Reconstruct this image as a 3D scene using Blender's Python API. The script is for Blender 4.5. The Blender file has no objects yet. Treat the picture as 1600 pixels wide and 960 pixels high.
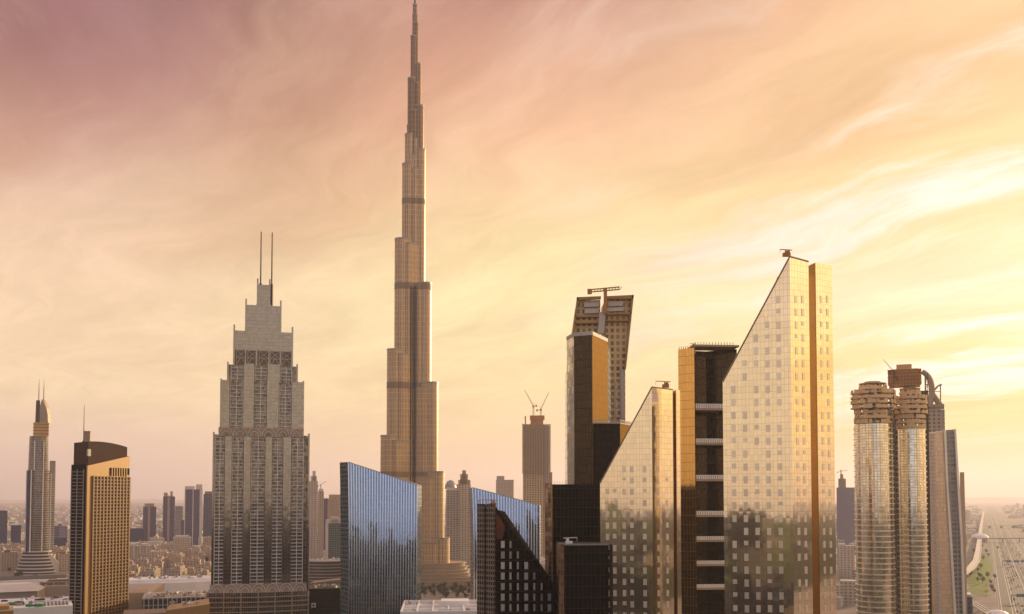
import bpy, math, random
from mathutils import Vector
R = math.radians
rnd = random.Random(7)
SC = bpy.context.scene
COL = SC.collection

# ---------------------------------------------------------------- camera
F = 1500.0                      # focal length in pixels of the 1600 px wide photograph
TH = R(2.4)
CAMZ = 125.0
HOR = 775.0
PY0 = HOR - F * math.tan(TH)
cam = bpy.data.cameras.new('camera')
co = bpy.data.objects.new('camera', cam)
COL.objects.link(co)
cam.sensor_width = 36.0
cam.lens = 36.0 * F / 1600.0
cam.shift_y = (PY0 - 480.0) / 1600.0
cam.clip_start = 1.0
cam.clip_end = 90000.0
co.location = (0, 0, CAMZ)
co.rotation_euler = (R(90) + TH, 0, 0)
SC.camera = co

# ---------------------------------------------------------------- render, exposure
SC.view_settings.view_transform = 'Standard'
SC.view_settings.look = 'None'
SC.view_settings.gamma = 1.0
SC.view_settings.use_curve_mapping = False
SC.view_settings.exposure = 0.0
SC.render.engine = 'CYCLES'
SC.cycles.use_denoising = True
SC.cycles.max_bounces = 6
SC.cycles.diffuse_bounces = 2
SC.cycles.glossy_bounces = 4
SC.cycles.volume_bounces = 1
SC.cycles.sample_clamp_indirect = 4.0

# ---------------------------------------------------------------- world
SUN_AZ, SUN_EL = R(41), R(10.5)
SUN = Vector((math.sin(SUN_AZ) * math.cos(SUN_EL), math.cos(SUN_AZ) * math.cos(SUN_EL), math.sin(SUN_EL)))


def lin(r, g, b):
    f = lambda c: (c / 255.0 / 12.92) if c <= 10 else ((c / 255.0 + 0.055) / 1.055) ** 2.4
    return (f(r), f(g), f(b), 1.0)


class NT:
    """small helper that writes node trees as expressions"""
    def __init__(s, tree):
        s.t = tree
        s.n = tree.nodes
        s.l = tree.links

    def put(s, sock, v):
        if isinstance(v, bpy.types.NodeSocket):
            s.l.new(v, sock)
        elif v is not None:
            sock.default_value = v

    def m(s, op, a, b=None, c=None):
        n = s.n.new('ShaderNodeMath')
        n.operation = op
        for i, v in enumerate((a, b, c)):
            s.put(n.inputs[i], v)
        return n.outputs[0]

    def v(s, op, a, b=None, scale=None):
        n = s.n.new('ShaderNodeVectorMath')
        n.operation = op
        s.put(n.inputs[0], a)
        s.put(n.inputs[1], b)
        if scale is not None:
            s.put(n.inputs['Scale'], scale)
        return n.outputs['Value'] if op in ('DOT_PRODUCT', 'LENGTH') else n.outputs['Vector']

    def mix(s, f, a, b, blend='MIX'):
        n = s.n.new('ShaderNodeMix')
        n.data_type = 'RGBA'
        n.blend_type = blend
        n.clamp_factor = True
        s.put(n.inputs[0], f)
        s.put(n.inputs[6], a)
        s.put(n.inputs[7], b)
        return n.outputs[2]

    def fmix(s, f, a, b):
        return s.m('ADD', s.m('MULTIPLY', f, s.m('SUBTRACT', b, a)), a)

    def ramp(s, f, stops, mode='LINEAR'):
        n = s.n.new('ShaderNodeValToRGB')
        cr = n.color_ramp
        cr.interpolation = mode
        while len(cr.elements) > 1:
            cr.elements.remove(cr.elements[-1])
        cr.elements[0].position, cr.elements[0].color = stops[0]
        for p, c in stops[1:]:
            cr.elements.new(p).color = c
        s.put(n.inputs[0], f)
        return n.outputs[0]

    def smooth(s, x, lo, hi):
        n = s.n.new('ShaderNodeMapRange')
        n.interpolation_type = 'SMOOTHSTEP'
        s.put(n.inputs[0], x)
        n.inputs[1].default_value, n.inputs[2].default_value = lo, hi
        n.inputs[3].default_value, n.inputs[4].default_value = 0, 1
        return n.outputs[0]

    def noise(s, vec, scale, detail=4, rough=0.5, dist=0.0):
        n = s.n.new('ShaderNodeTexNoise')
        s.put(n.inputs['Vector'], vec)
        n.inputs['Scale'].default_value = scale
        n.inputs['Detail'].default_value = detail
        n.inputs['Roughness'].default_value = rough
        n.inputs['Distortion'].default_value = dist
        return n.outputs['Fac']

    def sep(s, v):
        n = s.n.new('ShaderNodeSeparateXYZ')
        s.put(n.inputs[0], v)
        return n.outputs

    def comb(s, x, y, z=0.0):
        n = s.n.new('ShaderNodeCombineXYZ')
        for i, q in enumerate((x, y, z)):
            s.put(n.inputs[i], q)
        return n.outputs[0]


world = bpy.data.worlds.new('World')
SC.world = world
world.use_nodes = True
wt = world.node_tree
wt.nodes.clear()
W = NT(wt)
tc = wt.nodes.new('ShaderNodeTexCoord')
D = W.v('NORMALIZE', tc.outputs['Generated'])
dx, dy, dz = W.sep(D)
DEG = 180 / math.pi
az = W.m('MULTIPLY', W.m('ARCTAN2', dx, dy), DEG)
el = W.m('MULTIPLY', W.m('ARCSINE', dz), DEG)
ef = W.m('DIVIDE', W.m('ADD', el, 5.0), 50.0)          # -5..45 degrees -> 0..1


def E(stops):
    return [((e + 5) / 50.0, lin(*c)) for e, c in stops]


left = W.ramp(ef, E([(-5, (160, 142, 152)), (0, (196, 166, 166)), (2.5, (240, 203, 178)), (6, (255, 223, 175)), (10, (255, 219, 176)),
                     (14, (241, 202, 166)), (19, (208, 162, 142)), (23, (176, 124, 122)), (28, (150, 102, 108)), (45, (150, 128, 146))]))
mid = W.ramp(ef, E([(-5, (215, 178, 150)), (0, (240, 198, 152)), (5, (253, 218, 154)), (12, (255, 233, 168)), (17, (254, 219, 160)),
                    (21, (246, 196, 153)), (24, (232, 182, 148)), (28, (206, 154, 138)), (45, (165, 138, 146))]))
right = W.ramp(ef, E([(-5, (205, 165, 120)), (0, (176, 134, 92)), (4, (240, 202, 100)), (7, (250, 220, 128)), (11, (255, 234, 190)),
                      (16, (252, 218, 152)), (20, (252, 208, 146)), (24, (250, 202, 146)), (28, (244, 190, 142)), (45, (185, 160, 146))]))
side = W.ramp(ef, E([(-5, (150, 125, 105)), (0, (236, 204, 168)), (6, (250, 222, 180)), (14, (232, 206, 182)), (25, (184, 166, 166)),
                     (45, (168, 164, 182))]))
back = W.ramp(ef, E([(-5, (110, 105, 110)), (0, (214, 214, 226)), (3, (196, 206, 226)), (7, (154, 174, 208)), (12, (106, 126, 172)), (20, (104, 120, 160)),
                     (45, (140, 140, 165))]))
c = W.mix(W.smooth(az, -27, 2), left, mid)
c = W.mix(W.smooth(az, 0, 27), c, right)
aaz = W.m('ABSOLUTE', az)
c = W.mix(W.m('MAXIMUM', W.smooth(az, 92, 130), W.m('SUBTRACT', 1.0, W.smooth(az, -110, -60))), c, side)
azm = W.m('SUBTRACT', W.m('MODULO', W.m('ADD', az, 360.0), 360.0), 180.0)     # 0 straight behind, + towards the west
c = W.mix(W.m('MULTIPLY', W.smooth(azm, -8, 2), W.m('SUBTRACT', 1.0, W.smooth(azm, 25, 34))), c, back)
west = W.m('MULTIPLY', W.smooth(az, 32, 58), W.m('SUBTRACT', 1.0, W.smooth(az, 118, 142)))     # unseen sky boosted to gild the faces turned sunward
c = W.mix(west, c, W.mix(1.0, c, (1.65, 1.56, 1.22, 1), 'MULTIPLY'))
zen = W.smooth(el, 30, 62)     # unseen overhead sky brightened as added fill for the roofs
c = W.mix(zen, c, W.mix(1.0, c, (1.9, 1.9, 1.9, 1), 'MULTIPLY'))
# streaked high cloud on a flat layer
k = W.m('ADD', W.m('MAXIMUM', dz, 0.0), 0.10)
cx, cy = W.m('DIVIDE', dx, k), W.m('DIVIDE', dy, k)
ca, sa = math.cos(R(34)), math.sin(R(34))
al = W.m('SUBTRACT', W.m('MULTIPLY', cy, ca), W.m('MULTIPLY', cx, sa))
ac = W.m('ADD', W.m('MULTIPLY', cx, ca), W.m('MULTIPLY', cy, sa))
wob = W.noise(W.comb(cx, cy), 0.9, 3)
pv = W.comb(W.m('MULTIPLY', al, 0.34), W.m('ADD', ac, W.m('MULTIPLY', wob, 0.9)), 3.7)
n1 = W.noise(pv, 1.7, 8, 0.62, 0.2)
n2 = W.noise(W.v('ADD', pv, (5.1, 2.3, 9.0)), 0.75, 6, 0.55, 0.35)
n3 = W.noise(W.v('ADD', pv, (1.0, 7.3, 4.0)), 3.6, 8, 0.66, 0.2)
lowfade = W.smooth(el, 1.0, 7.0)
sd = W.v('DOT_PRODUCT', D, tuple(SUN))
near = W.smooth(sd, 0.70, 0.985)
dark = W.m('MULTIPLY', W.smooth(n2, 0.47, 0.64), W.m('MULTIPLY', lowfade, W.m('MAXIMUM', W.smooth(el, 8, 16), W.smooth(az, 2, 14))))
c = W.mix(W.m('MULTIPLY', dark, 0.9), c, W.mix(1.0, c, (0.84, 0.72, 0.66, 1), 'MULTIPLY'))
lite = W.m('MULTIPLY', W.m('MULTIPLY', W.smooth(n1, 0.47, 0.64), lowfade), W.fmix(near, 0.26, 1.0))
c = W.mix(lite, c, W.mix(near, lin(248, 208, 170), (1.06, 0.95, 0.84, 1)))
fine = W.m('MULTIPLY', W.m('SUBTRACT', n3, 0.5), W.m('MULTIPLY', lowfade, 0.7))
c = W.mix(1.0, c, W.comb(W.m('ADD', fine, 1.0), W.m('ADD', fine, 1.0), W.m('ADD', W.m('MULTIPLY', fine, 1.3), 1.0)), 'MULTIPLY')
# white cumulus in the sky behind the viewpoint
bk = W.m('MULTIPLY', W.smooth(aaz, 148, 165), W.smooth(W.noise(W.comb(cx, W.m('MULTIPLY', cy, 0.7)), 2.3, 6, 0.55), 0.50, 0.66))
c = W.mix(W.m('MULTIPLY', bk, 0.55), c, lin(226, 226, 232))
glow = W.m('ADD', W.m('MULTIPLY', W.m('POWER', W.m('MAXIMUM', sd, 0.0), 26.0), 0.16), W.m('MULTIPLY', W.m('POWER', W.m('MAXIMUM', sd, 0.0), 400.0), 0.5))
c = W.mix(1.0, c, W.v('SCALE', (1.0, 0.86, 0.52), scale=glow), 'ADD')
bg1 = wt.nodes.new('ShaderNodeBackground')
W.put(bg1.inputs[0], c)
bg1.inputs[1].default_value = 1.0
sky = wt.nodes.new('ShaderNodeTexSky')
sky.sky_type = 'NISHITA'
sky.sun_disc = False
sky.sun_elevation = SUN_EL
sky.sun_rotation = SUN_AZ
bg2 = wt.nodes.new('ShaderNodeBackground')
W.put(bg2.inputs[0], sky.outputs[0])
bg2.inputs[1].default_value = 0.008
ad = wt.nodes.new('ShaderNodeAddShader')
wt.links.new(bg1.outputs[0], ad.inputs[0])
wt.links.new(bg2.outputs[0], ad.inputs[1])
wo = wt.nodes.new('ShaderNodeOutputWorld')
wt.links.new(ad.outputs[0], wo.inputs['Surface'])

sl = bpy.data.lights.new('sun', 'SUN')
sl.energy = 5.0
sl.angle = R(0.6)
sl.color = (1.0, 0.74, 0.42)
so = bpy.data.objects.new('sun', sl)
so.rotation_euler = SUN.to_track_quat('Z', 'Y').to_euler()
so.location = (600, 300, 500)
COL.objects.link(so)


# ---------------------------------------------------------------- photo pixel -> place
def ray(px, py):
    u, v = (px - 800.0) / F, (PY0 - py) / F
    return u, math.cos(TH) - v * math.sin(TH), math.sin(TH) + v * math.cos(TH)


def P(px, py, d):
    r = ray(px, py)
    t = d / r[1]
    return (r[0] * t, d, CAMZ + r[2] * t)


def Zy(py, d):
    return P(800, py, d)[2]


def G(px, d, py=HOR):
    p = P(px, py, d)
    return (p[0], p[1])


def ground(px, py, z=0.0):
    r = ray(px, py)
    t = (z - CAMZ) / r[2]
    return (r[0] * t, r[1] * t)


def depth_of(py, z=0.0):
    return ground(800, py, z)[1]


# ---------------------------------------------------------------- mesh builder
class MB:
    def __init__(s):
        s.v = []
        s.f = []
        s.k = []

    def add(s, vs, fs, k=0):
        o = len(s.v)
        s.v += [tuple(p) for p in vs]
        for f in fs:
            s.f.append([o + i for i in f])
            s.k.append(k)
        return s

    def loft(s, bot, top, k=0, cap=True, kt=None):
        n = len(bot)
        a = sum(bot[i][0] * bot[(i + 1) % n][1] - bot[(i + 1) % n][0] * bot[i][1] for i in range(n))
        if a < 0:
            bot, top = bot[::-1], top[::-1]
        s.add(list(bot) + list(top), [[i, (i + 1) % n, n + (i + 1) % n, n + i] for i in range(n)], k)
        o = len(s.v) - 2 * n
        if cap:
            s.f.append([o + n + i for i in range(n)])
            s.k.append(k if kt is None else kt)
            s.f.append([o + n - 1 - i for i in range(n)])
            s.k.append(k)
        return s

    def prism(s, poly, z0, z1, k=0, kt=None):
        z1 = z1 if isinstance(z1, (list, tuple)) else [z1] * len(poly)
        z0 = z0 if isinstance(z0, (list, tuple)) else [z0] * len(poly)
        return s.loft([(p[0], p[1], z) for p, z in zip(poly, z0)], [(p[0], p[1], z) for p, z in zip(poly, z1)], k, True, kt)

    def box(s, x0, x1, y0, y1, z0, z1, k=0):
        return s.prism([(x0, y0), (x1, y0), (x1, y1), (x0, y1)], z0, z1, k)

    def obox(s, cx, cy, z0, z1, w, d, a=0.0, k=0):
        ca, sa = math.cos(a), math.sin(a)
        return s.prism([(cx + x * ca - y * sa, cy + x * sa + y * ca) for x, y in
                        ((-w / 2, -d / 2), (w / 2, -d / 2), (w / 2, d / 2), (-w / 2, d / 2))], z0, z1, k)

    def wall(s, A, B, u0, u1, z0, z1, o0, o1, k=0):
        """box on the wall A-B: from u0 to u1 metres along it, between o0 and o1 metres out of it"""
        ux, uy = B[0] - A[0], B[1] - A[1]
        L = math.hypot(ux, uy)
        ux, uy = ux / L, uy / L
        nx, ny = uy, -ux
        q = lambda u, o: (A[0] + ux * u + nx * o, A[1] + uy * u + ny * o)
        return s.prism([q(u0, o1), q(u1, o1), q(u1, o0), q(u0, o0)], z0, z1, k)

    def bar(s, p, q, r, n=6, k=0, r2=None):
        p, q = Vector(p), Vector(q)
        r2 = r if r2 is None else r2
        w = (q - p).normalized()
        a = w.orthogonal().normalized()
        b = w.cross(a)
        ring = lambda c, rr: [tuple(c + (a * math.cos(2 * math.pi * i / n) + b * math.sin(2 * math.pi * i / n)) * rr) for i in range(n)]
        s.add(ring(p, r) + ring(q, r2), [[i, (i + 1) % n, n + (i + 1) % n, n + i] for i in range(n)] +
              [list(range(n))[::-1], [n + i for i in range(n)]], k)
        return s

    def lathe(s, cx, cy, prof, n=24, ry=1.0, k=0, a0=0.0):
        """closed turned shape, prof = [(r, z)...]"""
        vs, fs = [], []
        for r, z in prof:
            for i in range(n):
                t = 2 * math.pi * i / n + a0
                vs.append((cx + r * math.cos(t), cy + r * ry * math.sin(t), z))
        for j in range(len(prof) - 1):
            for i in range(n):
                fs.append([j * n + i, j * n + (i + 1) % n, (j + 1) * n + (i + 1) % n, (j + 1) * n + i])
        m = (len(prof) - 1) * n
        fs += [list(range(n))[::-1], [m + i for i in range(n)]]
        return s.add(vs, fs, k)

    def build(s, name, mats, parent=None, smooth=False, label=None, kind=None):
        me = bpy.data.meshes.new(name)
        off = Vector((0, 0, 0))
        p = parent
        while p is not None:
            off += p.location
            p = p.parent
        me.from_pydata([(x - off.x, y - off.y, z - off.z) for x, y, z in s.v], [], s.f)
        mats = mats if isinstance(mats, (list, tuple)) else [mats]
        for m in mats:
            me.materials.append(m)
        if len(mats) > 1:
            me.polygons.foreach_set('material_index', s.k)
        if smooth:
            me.polygons.foreach_set('use_smooth', [len(f) < 5 for f in s.f])
        me.update()
        o = bpy.data.objects.new(name, me)
        COL.objects.link(o)
        o.parent = parent
        if label:
            o['label'] = label
        if kind:
            o['kind'] = kind
        return o


def tag(o, label, cat, group=None, kind=None):
    o['label'], o['category'] = label, cat
    if group:
        o['group'] = group
    if kind:
        o['kind'] = kind
    return o


def thing(name, label, cat, loc, group=None):
    o = bpy.data.objects.new(name, None)
    COL.objects.link(o)
    o.empty_display_size = 5
    o.location = (loc[0], loc[1], loc[2] if len(loc) > 2 else 0.0)
    return tag(o, label, cat, group)


def solo(mb, name, mats, label, cat, loc, group=None, kind=None):
    """a thing that is one mesh, its origin at loc"""
    e = bpy.data.objects.new('tmp', None)
    e.location = (loc[0], loc[1], loc[2] if len(loc) > 2 else 0.0)
    o = mb.build(name, mats, e)
    o.parent = None
    o.location = e.location
    bpy.data.objects.remove(e)
    return tag(o, label, cat, group, kind)


def struct(mb, name, mats, kind='structure'):
    o = mb.build(name, mats)
    o['kind'] = kind
    return o


def dup(src, loc, rz=0.0, sc=1.0, label=None):
    r = src.copy()
    COL.objects.link(r)
    r.location, r.rotation_euler, r.scale = loc, (0, 0, rz), (sc, sc, sc)
    if label:
        r['label'] = label
    for ch in list(src.children):
        q = ch.copy()
        COL.objects.link(q)
        q.parent = r
    return r


# ---------------------------------------------------------------- materials
def new_mat(name):
    m = bpy.data.materials.new(name)
    m.use_nodes = True
    nt = m.node_tree
    b = nt.nodes['Principled BSDF']
    return m, NT(nt), b


def plain(name, col, rough=0.6, metal=0.0, spec=0.4, var=0.18, scale=0.08):
    m, t, b = new_mat(name)
    g = t.n.new('ShaderNodeNewGeometry')
    n = t.noise(g.outputs['Position'], scale, 5, 0.6)
    f = t.m('ADD', t.m('MULTIPLY', t.m('SUBTRACT', n, 0.5), 2 * var), 1.0)
    t.put(b.inputs['Base Color'], t.v('SCALE', tuple(col), scale=f))
    b.inputs['Roughness'].default_value = rough
    b.inputs['Metallic'].default_value = metal
    b.inputs['Specular IOR Level'].default_value = spec
    return m


def facade(name, wall, glass, pw, ph, fu, fv, rough=0.08, metal=0.85, var=0.35, tilt=0.012, wrough=0.6, lit=0.0, wave=0.0, wmetal=0.0):
    """a wall of panes: pw x ph metre cells, frame shares fu and fv; every pane sits a hair off true, as glazing does"""
    m, t, b = new_mat(name)
    g = t.n.new('ShaderNodeNewGeometry')
    Pp, N = g.outputs['Position'], g.outputs['True Normal']
    T = t.v('NORMALIZE', t.v('CROSS_PRODUCT', (0, 0, 1), N))
    u = t.m('DIVIDE', t.v('DOT_PRODUCT', Pp, T), pw)
    v = t.m('DIVIDE', t.sep(Pp)[2], ph)
    fr = t.m('MAXIMUM', t.m('LESS_THAN', t.m('FRACT', u), fu), t.m('LESS_THAN', t.m('FRACT', v), fv))
    flat = t.m('GREATER_THAN', t.m('ABSOLUTE', t.sep(N)[2]), 0.9)
    fr = t.m('MAXIMUM', fr, flat)
    wn = t.n.new('ShaderNodeTexWhiteNoise')
    wn.noise_dimensions = '2D'
    t.put(wn.inputs['Vector'], t.comb(t.m('FLOOR', u), t.m('FLOOR', v)))
    big = t.noise(Pp, 0.035, 4, 0.6)
    gl = t.v('SCALE', tuple(glass), scale=t.m('SUBTRACT', 1.0 + var * 0.4, t.m('MULTIPLY', wn.outputs['Value'], var)))
    wl = t.v('SCALE', tuple(wall), scale=t.m('ADD', t.m('MULTIPLY', big, 0.5), 0.75))
    t.put(b.inputs['Base Color'], t.mix(fr, gl, wl))
    t.put(b.inputs['Roughness'], t.fmix(fr, rough, wrough))
    t.put(b.inputs['Metallic'], t.fmix(fr, metal, wmetal))
    off = t.v('SCALE', t.v('SUBTRACT', wn.outputs['Color'], (0.5, 0.5, 0.5)), scale=tilt)
    if wave:
        wv = t.n.new('ShaderNodeTexNoise')
        t.put(wv.inputs['Vector'], Pp)
        wv.inputs['Scale'].default_value = 0.22
        wv.inputs['Detail'].default_value = 2
        off = t.v('ADD', off, t.v('SCALE', t.v('SUBTRACT', wv.outputs['Color'], (0.5, 0.5, 0.5)), scale=wave))
    t.put(b.inputs['Normal'], t.v('NORMALIZE', t.v('ADD', N, off)))
    return m


M = {}
M['concrete'] = plain('concrete', (0.36, 0.31, 0.26), 0.8)
M['pale'] = plain('pale_render', (0.58, 0.53, 0.47), 0.7)
M['white'] = plain('white_panel', (0.80, 0.79, 0.77), 0.5)
M['sand'] = plain('sand_render', (0.44, 0.35, 0.27), 0.8)
M['brown'] = plain('brown_render', (0.20, 0.14, 0.10), 0.8)
M['darkroof'] = plain('dark_roof', (0.05, 0.045, 0.042), 0.7)
M['steel'] = plain('steel', (0.30, 0.28, 0.26), 0.4, 0.8)
M['darkmetal'] = plain('dark_metal', (0.055, 0.045, 0.04), 0.45, 0.6)
M['gold_clad'] = plain('gold_cladding', (0.40, 0.225, 0.068), 0.45, 0.15, 0.5, 0.12)
M['tan'] = plain('tan_cladding', (0.40, 0.30, 0.21), 0.5, 0.1)
M['black'] = plain('black_granite', (0.008, 0.007, 0.007), 0.5, 0.0, 0.0)
M['orange_steel'] = plain('orange_steel', (0.45, 0.20, 0.05), 0.5)
M['foliage'] = plain('foliage', (0.06, 0.08, 0.03), 0.8, 0, 0.2, 0.6, 0.9)
M['bark'] = plain('bark', (0.09, 0.06, 0.04), 0.9)
M['red'] = plain('painted_red_reflection', (0.13, 0.035, 0.018), 0.5, 0, 0.3, 0.6, 0.25)  # painted stand-in for a warm reflection on dark glass
M['green'] = plain('green_planting', (0.03, 0.22, 0.06), 0.8, 0, 0.2, 0.5, 0.5)
M['lawn'] = plain('lawn', (0.13, 0.175, 0.02), 0.9, 0, 0.1, 0.3, 0.03)
M['asphalt'] = plain('asphalt', (0.10, 0.085, 0.075), 0.8, 0, 0.3, 0.2, 0.02)
M['paint'] = plain('road_paint', (0.75, 0.73, 0.70), 0.6)

# ---------------------------------------------------------------- haze
hz = MB().box(-16000, 16000, -4000, 34000, -1.2, 905)
hm = bpy.data.materials.new('haze_air')
hm.use_nodes = True
hm.node_tree.nodes.clear()
pvn = hm.node_tree.nodes.new('ShaderNodeVolumePrincipled')
pvn.inputs['Density'].default_value = 6.2e-5
pvn.inputs['Color'].default_value = (0.86, 0.83, 0.95, 1)
pvn.inputs['Anisotropy'].default_value = 0.35
hout = hm.node_tree.nodes.new('ShaderNodeOutputMaterial')
hm.node_tree.links.new(pvn.outputs[0], hout.inputs['Volume'])
struct(hz, 'haze', hm, 'stuff')

# ---------------------------------------------------------------- ground, roads
gm, t, b = new_mat('urban_ground')
g = t.n.new('ShaderNodeNewGeometry')
pos = g.outputs['Position']
n_a, n_b, n_c = t.noise(pos, 0.0011, 6, 0.6), t.noise(pos, 0.012, 5, 0.65), t.noise(pos, 0.09, 3, 0.6)
vo = t.n.new('ShaderNodeTexVoronoi')
t.put(vo.inputs['Vector'], pos)
vo.inputs['Scale'].default_value = 0.016
vo.distance = 'CHEBYCHEV'
gc = t.mix(t.smooth(n_a, 0.35, 0.65), (0.33, 0.27, 0.225, 1), (0.20, 0.17, 0.15, 1))
gc = t.mix(t.m('MULTIPLY', t.smooth(n_b, 0.5, 0.7), 0.7), gc, (0.46, 0.39, 0.32, 1))
gc = t.mix(t.m('MULTIPLY', t.sep(vo.outputs['Color'])[0], 0.45), gc, (0.10, 0.085, 0.07, 1))
gc = t.mix(t.m('MULTIPLY', t.smooth(n_c, 0.55, 0.7), 0.35), gc, (0.08, 0.075, 0.05, 1))
t.put(b.inputs['Base Color'], gc)
b.inputs['Roughness'].default_value = 0.95
b.inputs['Specular IOR Level'].default_value = 0.1
struct(MB().add([(-15500, -3800, 0), (15500, -3800, 0), (15500, 33500, 0), (-15500, 33500, 0)], [[0, 1, 2, 3]]), 'ground', gm)


def strip(pts, w, z, name, m, dash=None):
    mb = MB()
    for (x0, y0), (x1, y1) in zip(pts, pts[1:]):
        L = math.hypot(x1 - x0, y1 - y0)
        nx, ny = (y1 - y0) / L * w / 2, -(x1 - x0) / L * w / 2
        mb.add([(x0 + nx, y0 + ny, z), (x1 + nx, y1 + ny, z), (x1 - nx, y1 - ny, z), (x0 - nx, y0 - ny, z)], [[0, 1, 2, 3]])
    return struct(mb, name, m)


RC, RS = 52.0, 0.493          # centre line of the highway: x = RC + RS * y
road = lambda o, y: (RC + RS * y + o, y)
strip([road(0, 300), road(0, 12000)], 74, 0.05, 'highway_road', M['asphalt'])
lm = MB()
for o in (-37, -25.5, -22, -3.5, 3.5, 22, 25.5, 37):
    a_, b_ = road(o, 500), road(o, 6000)
    lm.prism([(a_[0] - .25, a_[1]), (a_[0] + .25, a_[1]), (b_[0] + .25, b_[1]), (b_[0] - .25, b_[1])], 0.054, 0.06)
for o in (-18.5, -15, -11.5, -7.5, 7.5, 11.5, 15, 18.5):
    y = 700
    while y < 3000:
        a_, b_ = road(o, y), road(o, y + 6)
        lm.prism([(a_[0] - .2, a_[1]), (a_[0] + .2, a_[1]), (b_[0] + .2, b_[1]), (b_[0] - .2, b_[1])], 0.054, 0.06)
        y += 15
struct(lm, 'road_markings', M['paint'])
kb = MB()
for o in (-2.2, 2.2, -40, 40):
    a_, b_ = road(o, 500), road(o, 6000)
    kb.prism([(a_[0] - .3, a_[1]), (a_[0] + .3, a_[1]), (b_[0] + .3, b_[1]), (b_[0] - .3, b_[1])], 0.0, 0.17)
struct(kb, 'road_kerb', M['concrete'])
strip([ground(1500, 940), ground(1540, 905), ground(1556, 870), ground(1545, 842)], 16, 0.03, 'slip_road', M['asphalt'])
strip([ground(1300, 822), ground(1560, 826), ground(1800, 822)], 34, 0.04, 'cross_road', M['asphalt'])
strip([ground(160, 882), ground(350, 874), ground(600, 880), ground(760, 872)], 20, 0.03, 'boulevard_road', M['asphalt'])
lw = [ground(*p) for p in ((1531, 862), (1546, 872), (1551, 890), (1545, 910), (1542, 932), (1516, 926), (1512, 905), (1522, 888))]
struct(MB().prism(lw, 0.0, 0.12), 'lawn', M['lawn'])

# desert ridge and the far shore beyond the city
hl = MB()
hp = []
for i in range(81):
    a = R(-46 + 92 * i / 80)
    hp.append((a, 30 + 60 * abs(math.sin(i * 0.37) * math.sin(i * 0.11 + 1)) + rnd.uniform(0, 14)))
for (a0, h0), (a1, h1) in zip(hp, hp[1:]):
    for r0, r1, s0, s1 in ((19000, 20500, 0, 1), (20500, 22500, 1, 0)):
        hl.add([(r0 * math.sin(a0), r0 * math.cos(a0), h0 * s0), (r0 * math.sin(a1), r0 * math.cos(a1), h1 * s0),
                (r1 * math.sin(a1), r1 * math.cos(a1), h1 * s1), (r1 * math.sin(a0), r1 * math.cos(a0), h0 * s1)], [[0, 1, 2, 3]])
struct(hl, 'desert_hills', M['sand'])

# ================================================================ helpers for towers
class Frame:
    """a footprint frame at photo column pxc and distance d, turned to face the viewpoint"""
    def __init__(s, pxc, d, turn=0.0):
        s.c, s.d = pxc, d
        a = math.atan((pxc - 800) / F)
        s.s = d * math.cos(a) / F
        s.o = G(pxc, d)
        a2 = a + turn
        s.t = (math.cos(a2), -math.sin(a2))
        s.r = (math.sin(a2), math.cos(a2))

    def m(s, u, w):
        return (s.o[0] + s.t[0] * u + s.r[0] * w, s.o[1] + s.t[1] * u + s.r[1] * w)

    def p(s, px, w=0.0):
        return s.m((px - s.c) * s.s, w)

    def box(s, mb, px0, px1, w0, w1, z0, z1, k=0):
        return mb.prism([s.p(px0, w0), s.p(px1, w0), s.p(px1, w1), s.p(px0, w1)], z0, z1, k)

    def z(s, py):
        return Zy(py, s.d)


def along(A, dr, px):
    """point where the line from A in direction dr crosses photo column px"""
    q = (px - 800) / F
    t_ = (q * A[1] - A[0]) / (dr[0] - q * dr[1])
    return (A[0] + dr[0] * t_, A[1] + dr[1] * t_)


def plate(mb, pts, d0, d1, k=0):
    """an upright slab whose front outline is traced at distance d0, with real thickness back to d1"""
    f = [P(px, py, d0) for px, py in pts]
    n = len(f)
    area = sum(f[i][0] * f[(i + 1) % n][2] - f[(i + 1) % n][0] * f[i][2] for i in range(n))
    if area < 0:
        f = f[::-1]
    bk = [(x, y + d1 - d0, z) for x, y, z in f]
    mb.add(f + bk, [list(range(n)), list(range(n, 2 * n))[::-1]] + [[(i + 1) % n, i, n + i, n + (i + 1) % n] for i in range(n)], k)
    return mb


def u_at(A, B, px):
    L = math.hypot(B[0] - A[0], B[1] - A[1])
    q = along(A, ((B[0] - A[0]) / L, (B[1] - A[1]) / L), px)
    return math.copysign(math.hypot(q[0] - A[0], q[1] - A[1]), (q[0] - A[0]) * (B[0] - A[0]) + (q[1] - A[1]) * (B[1] - A[1]))


def wlen(A, B):
    return math.hypot(B[0] - A[0], B[1] - A[1])


# glazing
FM = {}
FM['cream'] = facade('cream_glass', (0.62, 0.52, 0.39), (0.98, 0.87, 0.69), 1.25, 2.0, 0.05, 0.04, 0.045, 0.95, 0.10, 0.0045, wave=0.006, wmetal=0.95, wrough=0.14)
FM['gold'] = facade('amber_panels', (0.40, 0.22, 0.06), (0.52, 0.295, 0.085), 1.5, 4.0, 0.06, 0.05, 0.7, 0.0, 0.12, 0.0)
FM['gold'].node_tree.nodes['Principled BSDF'].inputs['Specular IOR Level'].default_value = 0.0
FM['darkgold'] = facade('smoked_glass', (0.03, 0.02, 0.011), (0.05, 0.032, 0.016), 1.5, 4.0, 0.08, 0.06, 0.15, 0.8, 0.3, 0.01)
FM['blue'] = facade('blue_glass', (0.10, 0.16, 0.26), (0.24, 0.33, 0.48), 2.3, 3.9, 0.03, 0.035, 0.04, 0.95, 0.16, 0.003, wave=0.006, wmetal=0.5)
FM['black'] = facade('black_glass', (0.010, 0.009, 0.009), (0.012, 0.011, 0.011), 1.6, 4.0, 0.08, 0.06, 0.15, 0.9, 0.5, 0.01)  # near-black colour stands in for dark neighbours mirrored in shaded fronts
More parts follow.
